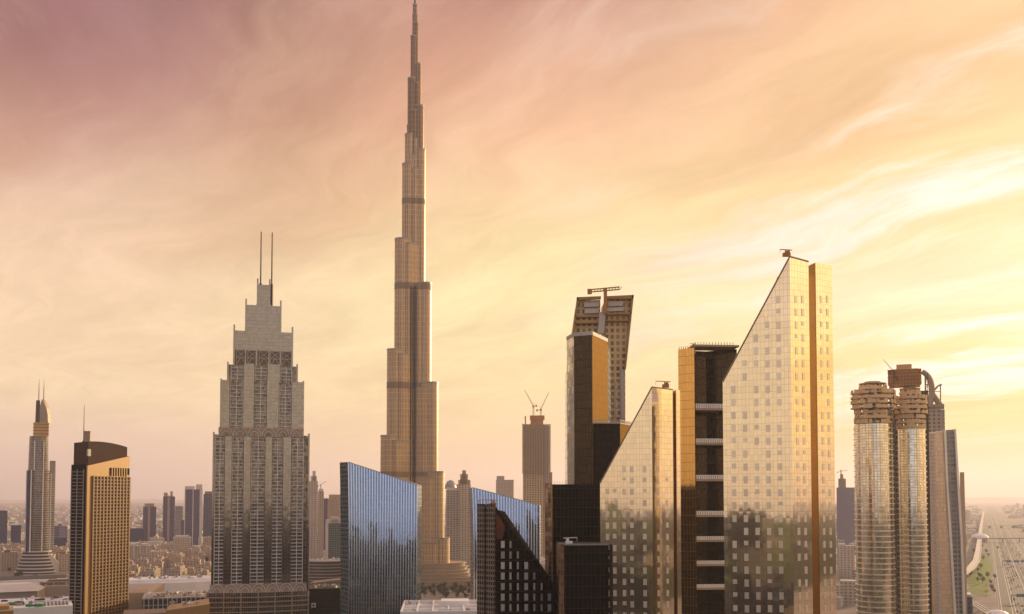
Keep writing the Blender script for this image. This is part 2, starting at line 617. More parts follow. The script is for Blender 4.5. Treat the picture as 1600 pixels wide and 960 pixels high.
FM['stone'] = facade('stone_grid', (0.20, 0.16, 0.125), (0.04, 0.035, 0.03), 1.1, 2.0, 0.35, 0.4, 0.2, 0.4, 0.6, 0.01)
FM['bronze'] = facade('bronze_glass', (0.17, 0.12, 0.08), (0.30, 0.22, 0.14), 1.6, 2.0, 0.10, 0.08, 0.10, 0.9, 0.7, 0.05, wave=0.05)
FM['pier'] = facade('grey_pier_glass', (0.22, 0.19, 0.16), (0.34, 0.32, 0.30), 2.2, 3.3, 0.04, 0.04, 0.09, 0.95, 0.2, 0.008, wave=0.03, wmetal=0.6)
FM['bay'] = facade('bay_glass', (0.26, 0.225, 0.19), (0.20, 0.175, 0.15), 1.9, 3.3, 0.12, 0.06, 0.10, 0.8, 1.1, 0.02)
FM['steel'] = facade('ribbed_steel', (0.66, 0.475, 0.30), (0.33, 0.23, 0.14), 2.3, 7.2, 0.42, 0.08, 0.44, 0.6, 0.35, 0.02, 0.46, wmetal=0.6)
FM['darksteel'] = facade('dark_ribbed_steel', (0.36, 0.235, 0.15), (0.16, 0.10, 0.065), 2.3, 7.2, 0.42, 0.08, 0.40, 0.6, 0.35, 0.02, 0.42, wmetal=0.6)  # darker copy of the wing steel; upper tiers dimmed through colour
FM['navy'] = facade('navy_glass', (0.05, 0.055, 0.12), (0.03, 0.045, 0.11), 4, 4, 0.2, 0.2, 0.2, 0.3, 0.5, 0.01)
FM['purple'] = facade('violet_glass', (0.11, 0.09, 0.17), (0.06, 0.055, 0.14), 4, 4, 0.25, 0.25, 0.2, 0.3, 0.5, 0.01)
FM['beige'] = facade('beige_flats', (0.46, 0.36, 0.27), (0.16, 0.125, 0.10), 4, 3.6, 0.5, 0.45, 0.3, 0.2, 0.6, 0.0)
FM['palegrid'] = facade('pale_flats', (0.52, 0.44, 0.36), (0.20, 0.165, 0.14), 5, 3.6, 0.45, 0.5, 0.3, 0.2, 0.6, 0.0)
FM['slate'] = facade('slate_glass', (0.34, 0.30, 0.27), (0.19, 0.19, 0.19), 5, 3.8, 0.25, 0.3, 0.2, 0.4, 0.5, 0.01)
FM['teal'] = facade('teal_glass', (0.20, 0.24, 0.24), (0.045, 0.10, 0.12), 4, 4, 0.12, 0.15, 0.15, 0.5, 0.4, 0.01)
FM['rawfloor'] = facade('raw_floors', (0.52, 0.38, 0.22), (0.16, 0.11, 0.06), 4.5, 4.0, 0.45, 0.38, 0.5, 0.0, 0.9, 0.0, wrough=0.8)
FM['houses'] = facade('house_wall', (0.46, 0.36, 0.275), (0.14, 0.105, 0.085), 5.2, 4.4, 0.6, 0.55, 0.5, 0.0, 0.6, 0.0, wrough=0.8)
FM['bandglass'] = facade('band_glass', (0.40, 0.33, 0.25), (0.98, 0.86, 0.66), 2.4, 3.9, 0.10, 0.05, 0.09, 0.92, 0.4, 0.014, wave=0.012)

# ================================================================ 1 the needle tower
BD = 1343.0
fr = Frame(645, BD)
root = thing('needle_skyscraper', 'tallest tower of the skyline, a bronze stepped shaft tapering to a thin needle', 'skyscraper', fr.o)


def stadium(fr, dirn, r, wd, off=0.0, n=10):
    """outline of a rounded wing reaching r metres from the core in frame direction dirn"""
    a = math.atan2(dirn[1], dirn[0])
    pts = []
    for i in range(n + 1):
        q = a - math.pi / 2 + math.pi * i / n
        pts.append((dirn[0] * r + wd * math.cos(q), dirn[1] * r + wd * math.sin(q)))
    p_ = (-dirn[1], dirn[0])
    pts.append((p_[0] * wd - dirn[0] * 2, p_[1] * wd - dirn[1] * 2))
    pts.append((-p_[0] * wd - dirn[0] * 2, -p_[1] * wd - dirn[1] * 2))
    return [fr.m(x + p_[0] * off, y + p_[1] * off) for x, y in pts]


louvre = plain('bronze_louvre', (0.25, 0.18, 0.12), 0.5, 0.4)
WD = [10.0, 9.6, 9.2, 8.6, 7.2, 6.4, 4.8, 3.4, 2.2]
WINGS = [((-0.866, -0.5), [(50, 683), (41, 550), (30, 378), (19, 260), (15, 213), (11, 125), (6.5, 58), (3.2, 8)]),
         ((0.866, -0.5), [(57, 840), (49, 738), (39, 600), (28, 445), (18, 237), (15, 168), (10.5, 102), (6, 37), (3.4, 14)]),
         ((0.0, 1.0), [(54, 790), (44, 640), (34, 490), (24, 330), (17, 190), (12, 140), (8, 75), (4, 24)])]
BANDS = [(318, 8), (451, 9), (605, 9), (742, 8)]
for dirn, tiers in WINGS:
    mb, bms, lp, ub = MB(), [MB() for _ in BANDS], MB(), MB()
    for i, (off, py) in enumerate(tiers):
        wd = min(WD[i], off * fr.s)
        r = max(0.0, (off * fr.s - wd) / 0.866)
        zt = Zy(py, BD)
        if i < 5:
            mb.prism(stadium(fr, dirn, r, wd), 0, zt)
        else:
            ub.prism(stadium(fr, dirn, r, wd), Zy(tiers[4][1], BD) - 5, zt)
        lp.prism(stadium(fr, dirn, r, wd + 0.35), zt - 1.5, zt + 0.9)
        if i < 6:
            for sgn in (-1, 1):
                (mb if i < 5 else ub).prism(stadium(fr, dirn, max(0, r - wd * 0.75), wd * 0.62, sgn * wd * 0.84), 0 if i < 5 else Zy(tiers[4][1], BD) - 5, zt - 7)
                lp.prism(stadium(fr, dirn, max(0, r - wd * 0.75), wd * 0.62 + .3, sgn * wd * 0.84), zt - 8.2, zt - 6)
        for bm_, (bpy_, h) in zip(bms, BANDS):
            zb = Zy(bpy_, BD)
            if zt > zb + h / 2 + .5:
                bm_.prism(stadium(fr, dirn, r, wd + 0.3), zb - h / 2, zb + h / 2)
                if i < 6:
                    for sgn in (-1, 1):
                        bm_.prism(stadium(fr, dirn, max(0, r - wd * 0.75), wd * 0.62 + .3, sgn * wd * 0.84), zb - h / 2, zb + h / 2)
    wg = mb.build('wing', FM['steel'], root)
    for bm_ in bms:
        bm_.build('mechanical_band', louvre, wg)
    lp.build('parapet', M['steel'], wg)
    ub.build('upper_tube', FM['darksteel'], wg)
for p0, p1 in ((640.2, 641.8), (646.2, 647.8)):
    fr.box(MB(), p0, p1, -19.5, -8, 0, Zy(452, BD)).build('groove_shade_strip', M['darkmetal'], root)  # dark strips painting in the shade of the groove between wings
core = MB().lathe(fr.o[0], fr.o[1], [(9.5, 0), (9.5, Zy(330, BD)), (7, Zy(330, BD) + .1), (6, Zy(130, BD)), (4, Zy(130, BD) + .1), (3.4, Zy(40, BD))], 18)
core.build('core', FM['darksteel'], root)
MB().lathe(fr.o[0], fr.o[1], [(2.6, Zy(40, BD) - 10), (2.2, Zy(20, BD)), (1.3, Zy(12, BD)), (1.1, Zy(0, BD)), (0.3, Zy(-9, BD))], 10).build('spire', M['darkmetal'], root)
pod = MB()
for i, (rx, h) in enumerate(((78, 5), (76, 9.5), (74, 14), (66, 19), (63, 23.5), (60, 28), (57, 33))):
    pod.lathe(fr.o[0] + 18, fr.o[1], [(rx - 2, h - 4.5), (rx - 2, h - 1.2), (rx, h - 1.2), (rx, h)], 40, 0.62)
pod.build('podium', M['tan'], root)

# ================================================================ 2 paired-spire stepped tower
SD = 875.0
fr = Frame(408, SD)
root = thing('stepped_tower', 'broad grey stepped tower with a twin-masted crown and balcony bays', 'skyscraper', fr.o)
FL = 3.3


def bay(px0, px1, w, py0, py1, nm=2):
    """balcony bay: floor edges and uprights standing proud of the dark glass"""
    mb = MB()
    z0, z1 = Zy(py1, SD), Zy(py0, SD)
    z = z0
    while z < z1 - 0.4:
        fr.box(mb, px0, px1, w - 1.3, w, z, z + 0.48)
        fr.box(mb, px0, px1, w - 1.25, w - 1.15, z + 1.0, z + 1.12, 1)
        z += FL
    for j in range(nm + 1):
        x = px0 + (px1 - px0) * j / nm
        fr.box(mb, x - 0.45, x + 0.45, w - 1.36, w, z0, z1)
    return mb


stages = [  # px left, px right, py top, py bottom, front offset, bays, piers
    (333, 483.5, 680, 925, 0.0, [(336.5, 351), (363, 380), (392, 413.5), (425, 441.5), (455, 474)], [(351.5, 362), (380.5, 391), (414, 424.5), (442, 454.5)]),
    (343, 474, 597, 684, 3.0, [(358, 377.5), (395.5, 415), (435, 454)], [(343.5, 357), (378.5, 395), (415.6, 434), (455, 473)]),
    (353, 464, 570, 599, 6.0, [(359, 378), (396, 415.5), (437, 454.5)], [(379, 395), (416, 436)]),
    (362, 456, 516, 572, 8.0, [], []),
    (380, 437, 474, 518, 11.0, [], []),
    (398, 419, 440, 476, 14.0, [], []),
]
for i, (x0, x1, y0, y1, w, bays, piers) in enumerate(stages):
    st = MB()
    fr.box(st, x0, x1, w, 44 - w, Zy(y1, SD), Zy(y0, SD))
    so_ = st.build('stage', FM['bay'] if i < 3 else FM['pier'], root)
    for b0, b1 in bays:
        bay(b0, b1, w, y0 + 2, y1 - 1).build('balcony_bay', [M['white'], M['pale']], so_)
    def pier(p0, p1, wa, wb, za, zb, nm='pier'):
        fr.box(MB(), p0, p1, wa, wb, za, zb).build(nm, FM['pier'], so_)
    for p0, p1 in piers:
        pier(p0, p1, w - 2.0, w - 0.02, Zy(y1, SD) + .02, Zy(y0, SD) + 1)
        for e_ in (p0 - .75, p1 + .05):
            fr.box(MB(), e_, e_ + .7, w - 1.7, w - 0.03, Zy(y1, SD) + .03, Zy(y0, SD) + .4).build('reveal', M['darkmetal'], so_)
    # corner blades that rise past the roof of the stage
    for p0, p1 in ((x0 - 0.4, x0 + 2.2), (x1 - 2.2, x1 + 0.4)):
        pier(p0, p1, w - 2.6, w + 4, Zy(y1, SD) + .03, Zy(y0, SD) + (5.0 if i > 2 else 2.0), 'corner_blade')
    if i == 4:
        for p0, p1 in ((397, 398.6), (419, 420.6)):
            pier(p0, p1, w - 1.2, w - .03, Zy(y1, SD), Zy(y0, SD) + 1)
    if i == 3:
        for p0, p1 in ((380, 382), (397, 399), (417, 419), (435, 437)):
            pier(p0, p1, w - 1.4, w - .03, Zy(y1, SD), Zy(y0, SD) + 1)
# patterned friezes
fz, fb = MB(), MB()
fr.box(fb, 363, 455, 7.6, 7.98, Zy(571, SD), Zy(546, SD))
for j in range(5):
    xa, xb = 365 + j * 18, 365 + (j + 1) * 18
    A0, A1 = fr.p(xa + 1.5, 7.2), fr.p(xb - 1.5, 7.2)
    mx = ((A0[0] + A1[0]) / 2, (A0[1] + A1[1]) / 2)
    za, zm, zb = Zy(570, SD), Zy(559, SD), Zy(547, SD)
    for p_, q_ in (((*A0, za), (*mx, zm + 1)), ((*A1, za), (*mx, zm + 1)), ((*A0, zm), (*A1, zb)), ((*A1, zm), (*A0, zb)), ((*A0, zm), (*A1, zm)), ((*A0, zb), (*A1, zb)),
                   ((*A0, za), (*A0, zb)), ((*A1, za), (*A1, zb))):
        fz.bar(p_, q_, 0.32, 4)
fz.build('tracery', M['pale'], fb.build('frieze', M['brown'], root))
for w, y0, y1, xa0, xb0, n in ((-2.4, 669, 683, 341, 474, 6), (-3.2, 912, 925, 331, 481, 7)):
    fz, fb = MB(), MB()
    fr.box(fb, xa0, xb0, w + 0.4, w + 2.3, Zy(y1, SD), Zy(y0, SD))
    for j in range(n):
        xa, xb = xa0 + (xb0 - xa0) * j / n, xa0 + (xb0 - xa0) * (j + 1) / n
        for rr in (1.0, 0.6):
            pr = None
            for q in range(9):
                a = math.pi * q / 8
                xx = (xa + xb) / 2 - (xb - xa) / 2 * rr * 0.94 * math.cos(a)
                pt = (*fr.p(xx, w), Zy(y1, SD) + (Zy(y0, SD) - Zy(y1, SD)) * rr * math.sin(a))
                if pr:
                    fz.bar(pr, pt, 0.25, 4)
                pr = pt
    fz.build('tracery', M['white'], fb.build('frieze', M['tan'], root))
for px, yt, yb, w in ((403.6, 356, 474, 16), (421.4, 356, 480, 16)):
    o = fr.p(px, w)
    MB().lathe(*o, [(1.5, Zy(yb, SD)), (1.4, Zy(438 if px < 410 else 440, SD)), (0.75, Zy(437, SD)), (0.55, Zy(yt, SD)), (0.1, Zy(yt - 1, SD))], 8).build('mast', M['darkmetal'], root)
mb = MB()
for j in range(15):
    z = Zy(925, SD) - 4.4 * (j + 1)
    if z < 1:
        break
    pts = [fr.p(326 + 158 * q / 12.0, -3 - 6 * math.sin(math.pi * q / 12)) for q in range(13)] + [fr.p(484, 46), fr.p(326, 46)]
    mb.prism(pts, z, z + 0.9, 0)
    pts2 = [fr.p(327 + 156 * q / 12.0, -2.2 - 6 * math.sin(math.pi * q / 12)) for q in range(13)] + [fr.p(483, 45), fr.p(327, 45)]
    mb.prism(pts2, z + 0.9, z + 4.4, 1)
mb.build('podium', [M['tan'], FM['bay']], root)
up = MB()
for q in range(0, 13, 2):
    up.obox(*fr.p(326 + 158 * q / 12.0, -3.3 - 6 * math.sin(math.pi * q / 12)), 0, Zy(925, SD), .9, .7)
up.build('podium_pilaster', M['tan'], root)

# ================================================================ 3 golden slab tower
C0 = G(136, 900)
C1 = (C0[0] + 0.30 * 58, C0[1] + 0.954 * 58)
C3 = along(C0, (-0.95, 0.31), 111.5)
C2 = (C3[0] + 0.30 * 58, C3[1] + 0.954 * 58)
zl, zr = Zy(728, 900), Zy(713, 955)
root = thing('golden_tower', 'golden slab tower with a fine grid of openings and a dark curved crown', 'skyscraper', C0)
MB().prism([C0, C1, C2, C3], [0] * 4, [zl, zr, zr + 2, zl]).build('shell', M['gold_clad'], root)
L = wlen(C0, C1)
gl, gr = MB(), MB()
u0 = 6.5
gl.wall(C0, C1, u0, L - 0.8, 0, Zy(745, 920), 0.03, 0.12)
fls = 3.25
nz = int(Zy(745, 920) / fls)
for j in range(nz + 1):
    gr.wall(C0, C1, u0, L - .2, j * fls, j * fls + 1.0, 0.12, 1.1)
nb = 11
for j in range(nb + 1):
    u = u0 + (L - u0 - 1.4) * j / nb
    gr.wall(C0, C1, u, u + 1.7, 0.01, Zy(745, 920) + .01, 0.13, 1.35)
wa = gl.build('window_wall', M['black'], root)
gr.build('grid', plain('shaded_gold_grid', (0.24, 0.128, 0.042), 0.5, 0.1, 0.4, 0.3, 0.12), root)  # darker gold: shade from neighbouring towers put into the grid colour
lg = MB()
for q in range(7):
    lg.wall(C0, C1, L * 0.54 + q * L * 0.06, L * 0.54 + q * L * 0.06 + 1.1, Zy(745, 925), Zy(731, 930), 0.1, 1.2)
lgb = MB().wall(C0, C1, L * 0.52, L - 0.2, Zy(743, 925) + 1, Zy(731, 930), 0.05, 0.15)
lo = lgb.build('loggia', M['black'], root)
lg.build('loggia_post', M['gold_clad'], lo)
# dark balcony side
sd, sb = MB(), MB()
Ls = wlen(C3, C0)
zs = Zy(728, 905)
sd.wall(C3, C0, 0.1, Ls - 1.5, 0.02, zs + 1.0, 0.02, 0.3)
z = 1.0
while z < zs - 5:
    sb.wall(C3, C0, 0.6, Ls - 3.4, z, z + 0.5, 0.3, 1.2)
    z += 3.25
for q in (0.0, 0.48, 1.0):
    sb.wall(C3, C0, 0.4 + (Ls - 4.6) * q, 1.0 + (Ls - 4.6) * q, 0.03, zs - 3.1, 0.3, 1.0)
so_ = sd.build('side_wall', M['black'], root)
sb.build('balcony', M['concrete'], so_)
# crown: curved dark screen above the roof
cr = MB()
n = 12
q0, q1 = (C0[0] + 0.3 * 1 - .5, C0[1] + 1.5), (C0[0] + 0.3 * 54, C0[1] + 0.954 * 54)
bt, tp = [], []
for i in range(n + 1):
    f = i / n
    x, y = q0[0] + (q1[0] - q0[0]) * f, q0[1] + (q1[1] - q0[1]) * f
    bt.append((x, y, zl - 6))
    tp.append((x, y, Zy(690 + 9 * f ** 1.7, y) + 0.6 * math.sin(f * 3)))
bt += [(C2[0] + 2, C2[1] - 4, zl - 6), (C3[0] + 1, C3[1] + 2, zl - 6)]
tp += [(C2[0] + 2, C2[1] - 4, Zy(700, C2[1])), (C3[0] + 1, C3[1] + 2, Zy(692, C3[1]))]
cr.loft(bt, tp)
co_ = cr.build('crown', plain('umber_screen', (0.075, 0.045, 0.032), 0.8, 0.0, 0.05), root)
MB().wall(C0, C1, 1.2, 6.0, Zy(713, 903), Zy(702, 903), -2.2, -0.6).build('sign_plate', M['pale'], co_)
pb = MB()
c_ = G(134.5, 925)
pb.obox(*c_, Zy(700, 925), Zy(676, 925), 5.5, 5, 0.3)
pb.obox(*c_, Zy(676, 925), Zy(674, 925), 6.0, 5.5, 0.3)
pb.build('lift_housing', M['tan'], root)
o = G(129, 914)
MB().lathe(*o, [(1.3, Zy(735, 914)), (1.2, Zy(690, 914)), (0.45, Zy(689, 914)), (0.2, Zy(633, 914))], 8).build('mast', M['darkmetal'], root)

# ================================================================ 4 curved balcony tower with paired needles
AD = 1560.0
fr = Frame(59, AD)
root = thing('curved_hotel_tower', 'slender curved tower with pale balcony rings, a flared foot and two needle masts', 'skyscraper', fr.o)
cx, cy = fr.o
prof = lambda a, b, r0, r1: [(r0 * fr.s, Zy(a, AD)), (r1 * fr.s, Zy(b, AD))]
shaft = MB()
shaft.lathe(cx, cy, prof(900, 862, 32, 22) + prof(861.9, 735, 19.5, 18.8) + prof(734.9, 682, 16.6, 15.2), 28, 0.75)
shaft.build('shaft', FM['bay'], root)
rg, rf_ = MB(), MB()
z = 2.0
while z < Zy(683, AD):
    ti = Zy(862, AD)
    if z < ti:
        r = (37 - 12.5 * (z / ti) ** 0.62) * fr.s
        rf_.lathe(cx, cy, [(r, z), (r, z + 2.0)], 32, 0.8)
        z += 5.4
    else:
        r = (20.4 - 0.7 * (z - ti) / 130 if z < Zy(735, AD) else 17.3 - 1.5 * (z - Zy(735, AD)) / 55) * fr.s
        rg.lathe(cx, cy, [(r, z), (r, z + 0.9)], 28, 0.76)
        z += 3.7
rg.build('balcony_ring', M['concrete'], root)
rf_.build('foot_terrace', M['pale'], root)
MB().lathe(cx, cy, [(33.5 * fr.s, 0), (22.5 * fr.s, Zy(863, AD))], 32, 0.8).build('foot_glazing', M['darkroof'], root)
fn = MB()
for px, a, b_, wq in ((40.5, 862, 735, -8), (47.5, 862, 735, -16), (52, 735, 690, -12), (66, 862, 690, -16.5), (78.5, 862, 740, -4)):
    fr.box(fn, px, px + 1.7, wq, wq + 6, Zy(a, AD), Zy(b_, AD))
fn.build('fin', M['white'], root)
gs = MB()
fr.box(gs, 41.9, 47.2, -13.6, -5, Zy(862, AD), Zy(737, AD))
gs.build('glass_strip', FM['navy'], root)
sw = MB()
fr.box(sw, 77, 86, 2, 22, 0, Zy(720, AD))
swo = sw.build('side_wing', FM['slate'], root)
s2 = MB()
z = 10
while z < Zy(722, AD):
    fr.box(s2, 76.5, 86.6, 1.2, 2.3, z, z + .8)
    z += 3.7
s2.build('balcony', M['pale'], swo)
foot = MB()
foot.prism([fr.p(77, -14), fr.p(94, -14), fr.p(94, 20), fr.p(77, 20)], 0, [Zy(862, AD), Zy(880, AD), Zy(880, AD), Zy(862, AD)])
foot.build('annex', M['pale'], root)
cr = MB()
fr.box(cr, 50, 74, -8, 10, Zy(682, AD), Zy(661, AD))
co_ = cr.build('crown', plain('lit_gold_cladding', (0.55, 0.34, 0.12), 0.4, 0.3), root)  # lit gold put into the crown's base colour
c2 = MB()
for y in (663, 668, 673, 678):
    fr.box(c2, 49.5, 74.5, -8.6, -8, Zy(y + 1, AD), Zy(y, AD))
c2.build('ledge', M['brown'], co_)
sail = MB()
plate(sail, [(61, 661), (75, 661), (74.5, 648), (72.5, 638), (69, 629), (65.5, 624), (61, 640)], AD - 2, AD + 8)
sail.build('sail', M['tan'], root)
MB().lathe(*fr.p(56.5, 0), [(4.5 * fr.s, Zy(682, AD)), (3.2 * fr.s, Zy(628, AD)), (3.0 * fr.s, Zy(626, AD))], 10).build('turret', M['darkmetal'], root)
for px, y in ((57.5, 593), (65.2, 594)):
    MB().lathe(*fr.p(px, -1), [(1.0, Zy(640, AD)), (0.75, Zy(610, AD)), (0.25, Zy(y, AD))], 6).build('mast', M['steel'], root)

# ================================================================ 5 two sail-shaped blue glass blocks
def sail_block(name, label, px0, px1, pxs, d, ytop0, ytop1, yref, nf, dep, ht_side):
    A, B = G(px0, d), G(px1, d - 6)
    S = G(pxs, d + 16)
    base = thing(name, label, 'office block', A, 'blue sail-shaped glass blocks')
    n = 14
    ux, uy = (B[0] - A[0]), (B[1] - A[1])
    L = math.hypot(ux, uy)
    nx, ny = uy / L, -ux / L
    z0, z1 = Zy(ytop0, d), Zy(ytop1, d - 6)
    lean = math.tan(R(0.95))

    def pt(f, z):
        bul = 1.5 * math.sin(math.pi * f)
        # facade leans back a degree, the sharp corner leans in near the top
        g_ = -lean * z
        kx = 0.0
        if f < 0.5:
            kx = -(1 - 2 * f) * 1.9 * max(0.0, (z - 60) / (z0 - 60)) ** 1.6
        return (A[0] + ux * f + nx * (bul + g_) + kx, A[1] + uy * f + ny * (bul + g_), z)

    rows = 10
    top = lambda f: z0 + (z1 - z0) * f
    fm = MB()
    vs = [pt(i / n, top(i / n) * j / rows) for j in range(rows + 1) for i in range(n + 1)]
    fs = [[j * (n + 1) + i, j * (n + 1) + i + 1, (j + 1) * (n + 1) + i + 1, (j + 1) * (n + 1) + i] for j in range(rows) for i in range(n)]
    fm.add(vs, fs)
    fm.build('front_glazing', FM['blue'], base)
    # fins
    fi = MB()
    for i in range(nf + 1):
        f = i / nf
        for j in range(rows):
            a, b_ = pt(f, top(f) * j / rows), pt(f, top(f) * (j + 1) / rows)
            w = 0.36
            t1 = (ux / L * w, uy / L * w)
            o = 0.22
            q = lambda p, s_, oo: (p[0] + t1[0] * s_ + nx * oo, p[1] + t1[1] * s_ + ny * oo, p[2])
            fi.loft([q(a, -1, o), q(a, 1, o), q(a, 1, .01), q(a, -1, .01)], [q(b_, -1, o), q(b_, 1, o), q(b_, 1, .01), q(b_, -1, .01)])
    fi.build('fin', plain('white_fin_' + name, (0.90, 0.92, 0.96), 0.16, 0.92, 0.3, 0.05), base)
    # body behind the glass: side and back walls, roof
    bd = MB()
    bk1, bk0 = (B[0] + 2, B[1] + dep), (S[0] + 3, S[1] + dep * 0.5)
    f0, f1 = [pt(0, top(0) * j / rows) for j in range(rows + 1)], [pt(1, top(1) * j / rows) for j in range(rows + 1)]
    for j in range(rows):
        za, zb = z0 * j / rows, z0 * (j + 1) / rows
        zc, zd = z1 * j / rows, z1 * (j + 1) / rows
        s_a = (S[0] + (f0[j][0] - A[0]) * .9, S[1], za)
        s_b = (S[0] + (f0[j + 1][0] - A[0]) * .9, S[1], zb)
        bd.add([s_a, f0[j], f0[j + 1], s_b], [[0, 1, 2, 3]])
        bd.add([f1[j], (*bk1, zc), (*bk1, zd), f1[j + 1]], [[0, 1, 2, 3]])
        bd.add([(*bk0, za), s_a, s_b, (*bk0, zb)], [[0, 1, 2, 3]])
        bd.add([(*bk1, zc), (*bk0, za), (*bk0, zb), (*bk1, zd)], [[0, 1, 2, 3]])
    tops = [pt(i / n, top(i / n)) for i in range(n + 1)]
    s_t = (S[0] + (f0[rows][0] - A[0]) * .9, S[1], z0)
    bd.add(tops + [(*bk1, z1), (*bk0, z0), s_t], [list(range(len(tops) + 3))])
    bd.build('body', FM['slate'] if ht_side else FM['teal'], base)
    cp = MB()
    for a, b_ in zip(tops, tops[1:]):
        cp.bar((a[0], a[1] - .1, a[2]), (b_[0], b_[1] - .1, b_[2]), 0.4, 4)
    cp.build('coping', M['steel'], base)
    return base


sail_block('blue_glass_block', 'blue glass block with white fins standing before the foot of the tallest tower', 546, 651, 533, 850, 722, 758, 830, 26, 26, 0)
sail_block('blue_glass_block', 'blue finned glass block half hidden by a black sloping tower with windows', 741, 843, 735, 930, 762, 790, 862, 24, 26, 1)

# ================================================================ 6 black sloping tower with white windows
E0 = G(773.5, 370)
E1 = along(E0, (0.97, 0.24), 912)
Es = along(E0, (-0.80, 0.60), 748)
Eb = (E1[0] - 4, E1[1] + 26)
Ec = (Es[0] + 10, Es[1] + 22)
root = thing('sloping_black_tower', 'black tower with one long diagonal edge and columns of white windows', 'office tower', E0)
zt0, zt1 = Zy(790, 370), Zy(975, 390)
MB().prism([E0, E1, Eb, Ec, Es], 0, [zt0, zt1, zt1, Zy(800, 390), Zy(790, 385)]).build('body', FM['black'], root)
s_ = MB()
Lw = wlen(Es, E0)
s_.wall(Es, E0, 0.0, Lw * 0.44, 0, zt0 + 0.6, 0.02, 1.0)
s_.wall(Es, E0, Lw * 0.56, Lw + 0.2, 0, zt0 + 0.6, 0.02, 1.0)
s_.build('stone_face', FM['stone'], root)
plate(MB(), [(775, 801), (783, 812), (788.5, 822), (787, 836), (784, 843), (775.5, 842)], 369.6, 369.75).build('painted_reflection', M['red'], root)  # reflection of a warm-lit building, painted on as a red patch
L = wlen(E0, E1)
wvar = [plain('window_blind_%d' % q, (c_, c_ * .95, c_ * .9), .35, .3, .5, .1, .4) for q, c_ in enumerate((.62, .5, .42, .34))]
slope_py = lambda px: 795 + (px - 775) * (922 - 795) / (870 - 775.0)
for cpx, w in ((785.5, 1.45), (797.5, 0.8), (809, 0.8), (822, 1.45), (834.5, 0.8), (846, 0.8), (858, 1.35), (871, 0.8)):
    for j in range(12):
        py = 851 + 16.45 * j
        if py - 7 < slope_py(cpx) + 11 or py > 968:
            continue
        u = u_at(E0, E1, cpx)
        dd = E0[1] + (E1[1] - E0[1]) * u / L
        MB().wall(E0, E1, u - w / 2, u + w / 2, Zy(py + 5.5, dd), Zy(py - 5.5, dd), 0.03, 0.16).build('window', rnd.choice(wvar), root)
rl = MB()
z = zt0 + 0.6
for q in range(5):
    u = Lw * q / 4
    x, y = Es[0] + (E0[0] - Es[0]) * q / 4, Es[1] + (E0[1] - Es[1]) * q / 4
    rl.bar((x, y, z - .5), (x, y, z + 1.6), 0.12, 4)
rl.bar((*Es, z + 1.5), (*E0, z + 1.5), 0.1, 4)
rl.build('railing', M['gold_clad'], root)


def roof_rig(name, label, px, py, d, sc, m, flip=1, jib=1.0):
    """facade-cleaning rig on a roof: wheeled box, post and jib"""
    x, y, z = P(px, py, d)
    mb = MB()
    mb.obox(x, y, z, z + 1.5 * sc, 3.0 * sc, 1.8 * sc)
    mb.obox(x + .6 * sc * flip, y, z + 1.5 * sc, z + 2.4 * sc, 1.2 * sc, 1.4 * sc)
    mb.bar((x - .4 * sc, y, z + 1.4 * sc), (x - .4 * sc, y, z + 2.9 * sc), 0.28 * sc, 6)
    mb.bar((x + 2.4 * sc * flip, y, z + 2.7 * sc), (x - 5.0 * sc * flip * jib, y, z + 3.0 * sc), 0.22 * sc, 4)
    mb.bar((x - 5.0 * sc * flip * jib, y, z + 3.0 * sc), (x - 5.0 * sc * flip * jib, y, z + 1.4 * sc), 0.1 * sc, 4)
    return solo(mb, name, m, label, 'cleaning rig', (x, y, z))


roof_rig('cleaning_rig', 'small ochre cleaning rig on top of the black windowed tower', 770, 791, 372, 0.8, M['orange_steel'])

# ================================================================ 7 black blocks and the amber prism tower
A = G(863, 400)
As = along(A, (-0.7, 0.71), 852.5)
Bq = along(A, (0.985, 0.17), 1000)
root = thing('black_slab_block', 'black flat-topped slab in front of the amber prism tower', 'office block', A)
MB().prism([A, Bq, (Bq[0] + 4, Bq[1] + 40), (As[0] + 4, As[1] + 40), As], 0, Zy(757, 400)).build('body', FM['black'], root)
MB().wall(As, A, 0, wlen(As, A), 0, Zy(757, 400) + .4, 0.02, 0.4).build('side_face', FM['bronze'], root)
rl = MB()
for q in range(16):
    f = q / 15
    x, y = As[0] + (Bq[0] - As[0]) * f * 0.45, A[1] + 2 + (Bq[1] - A[1]) * f * .45
    rl.bar((x, y, Zy(757, 400)), (x, y, Zy(757, 400) + 1.3), .07, 4)
rl.build('railing', M['darkmetal'], root)

A = G(881.5, 350)
As = along(A, (-0.6, 0.8), 873.5)
Bq = along(A, (0.99, 0.1), 950)
root = thing('low_black_block', 'lower black block with a white machine on its roof', 'office block', A)
MB().prism([A, Bq, (Bq[0], Bq[1] + 24), (As[0], As[1] + 24), As], 0, Zy(852, 350)).build('body', FM['black'], root)
MB().wall(As, A, 0, wlen(As, A), 0, Zy(852, 350) + .3, 0.02, 0.3).build('side_face', FM['bronze'], root)
cp = MB().wall(A, Bq, 0, wlen(A, Bq), Zy(852, 350) - .1, Zy(852, 350) + .5, -.3, 0.25)
cp.wall(As, A, 0, wlen(As, A), Zy(852, 350) + .3, Zy(852, 350) + .7, -.3, 0.45)
cp.build('parapet', M['concrete'], root)
roof_rig('roof_machine', 'white machine with a small jib on the lower black roof', 889, 851, 353, 0.85, M['white'], -1, 0.7)

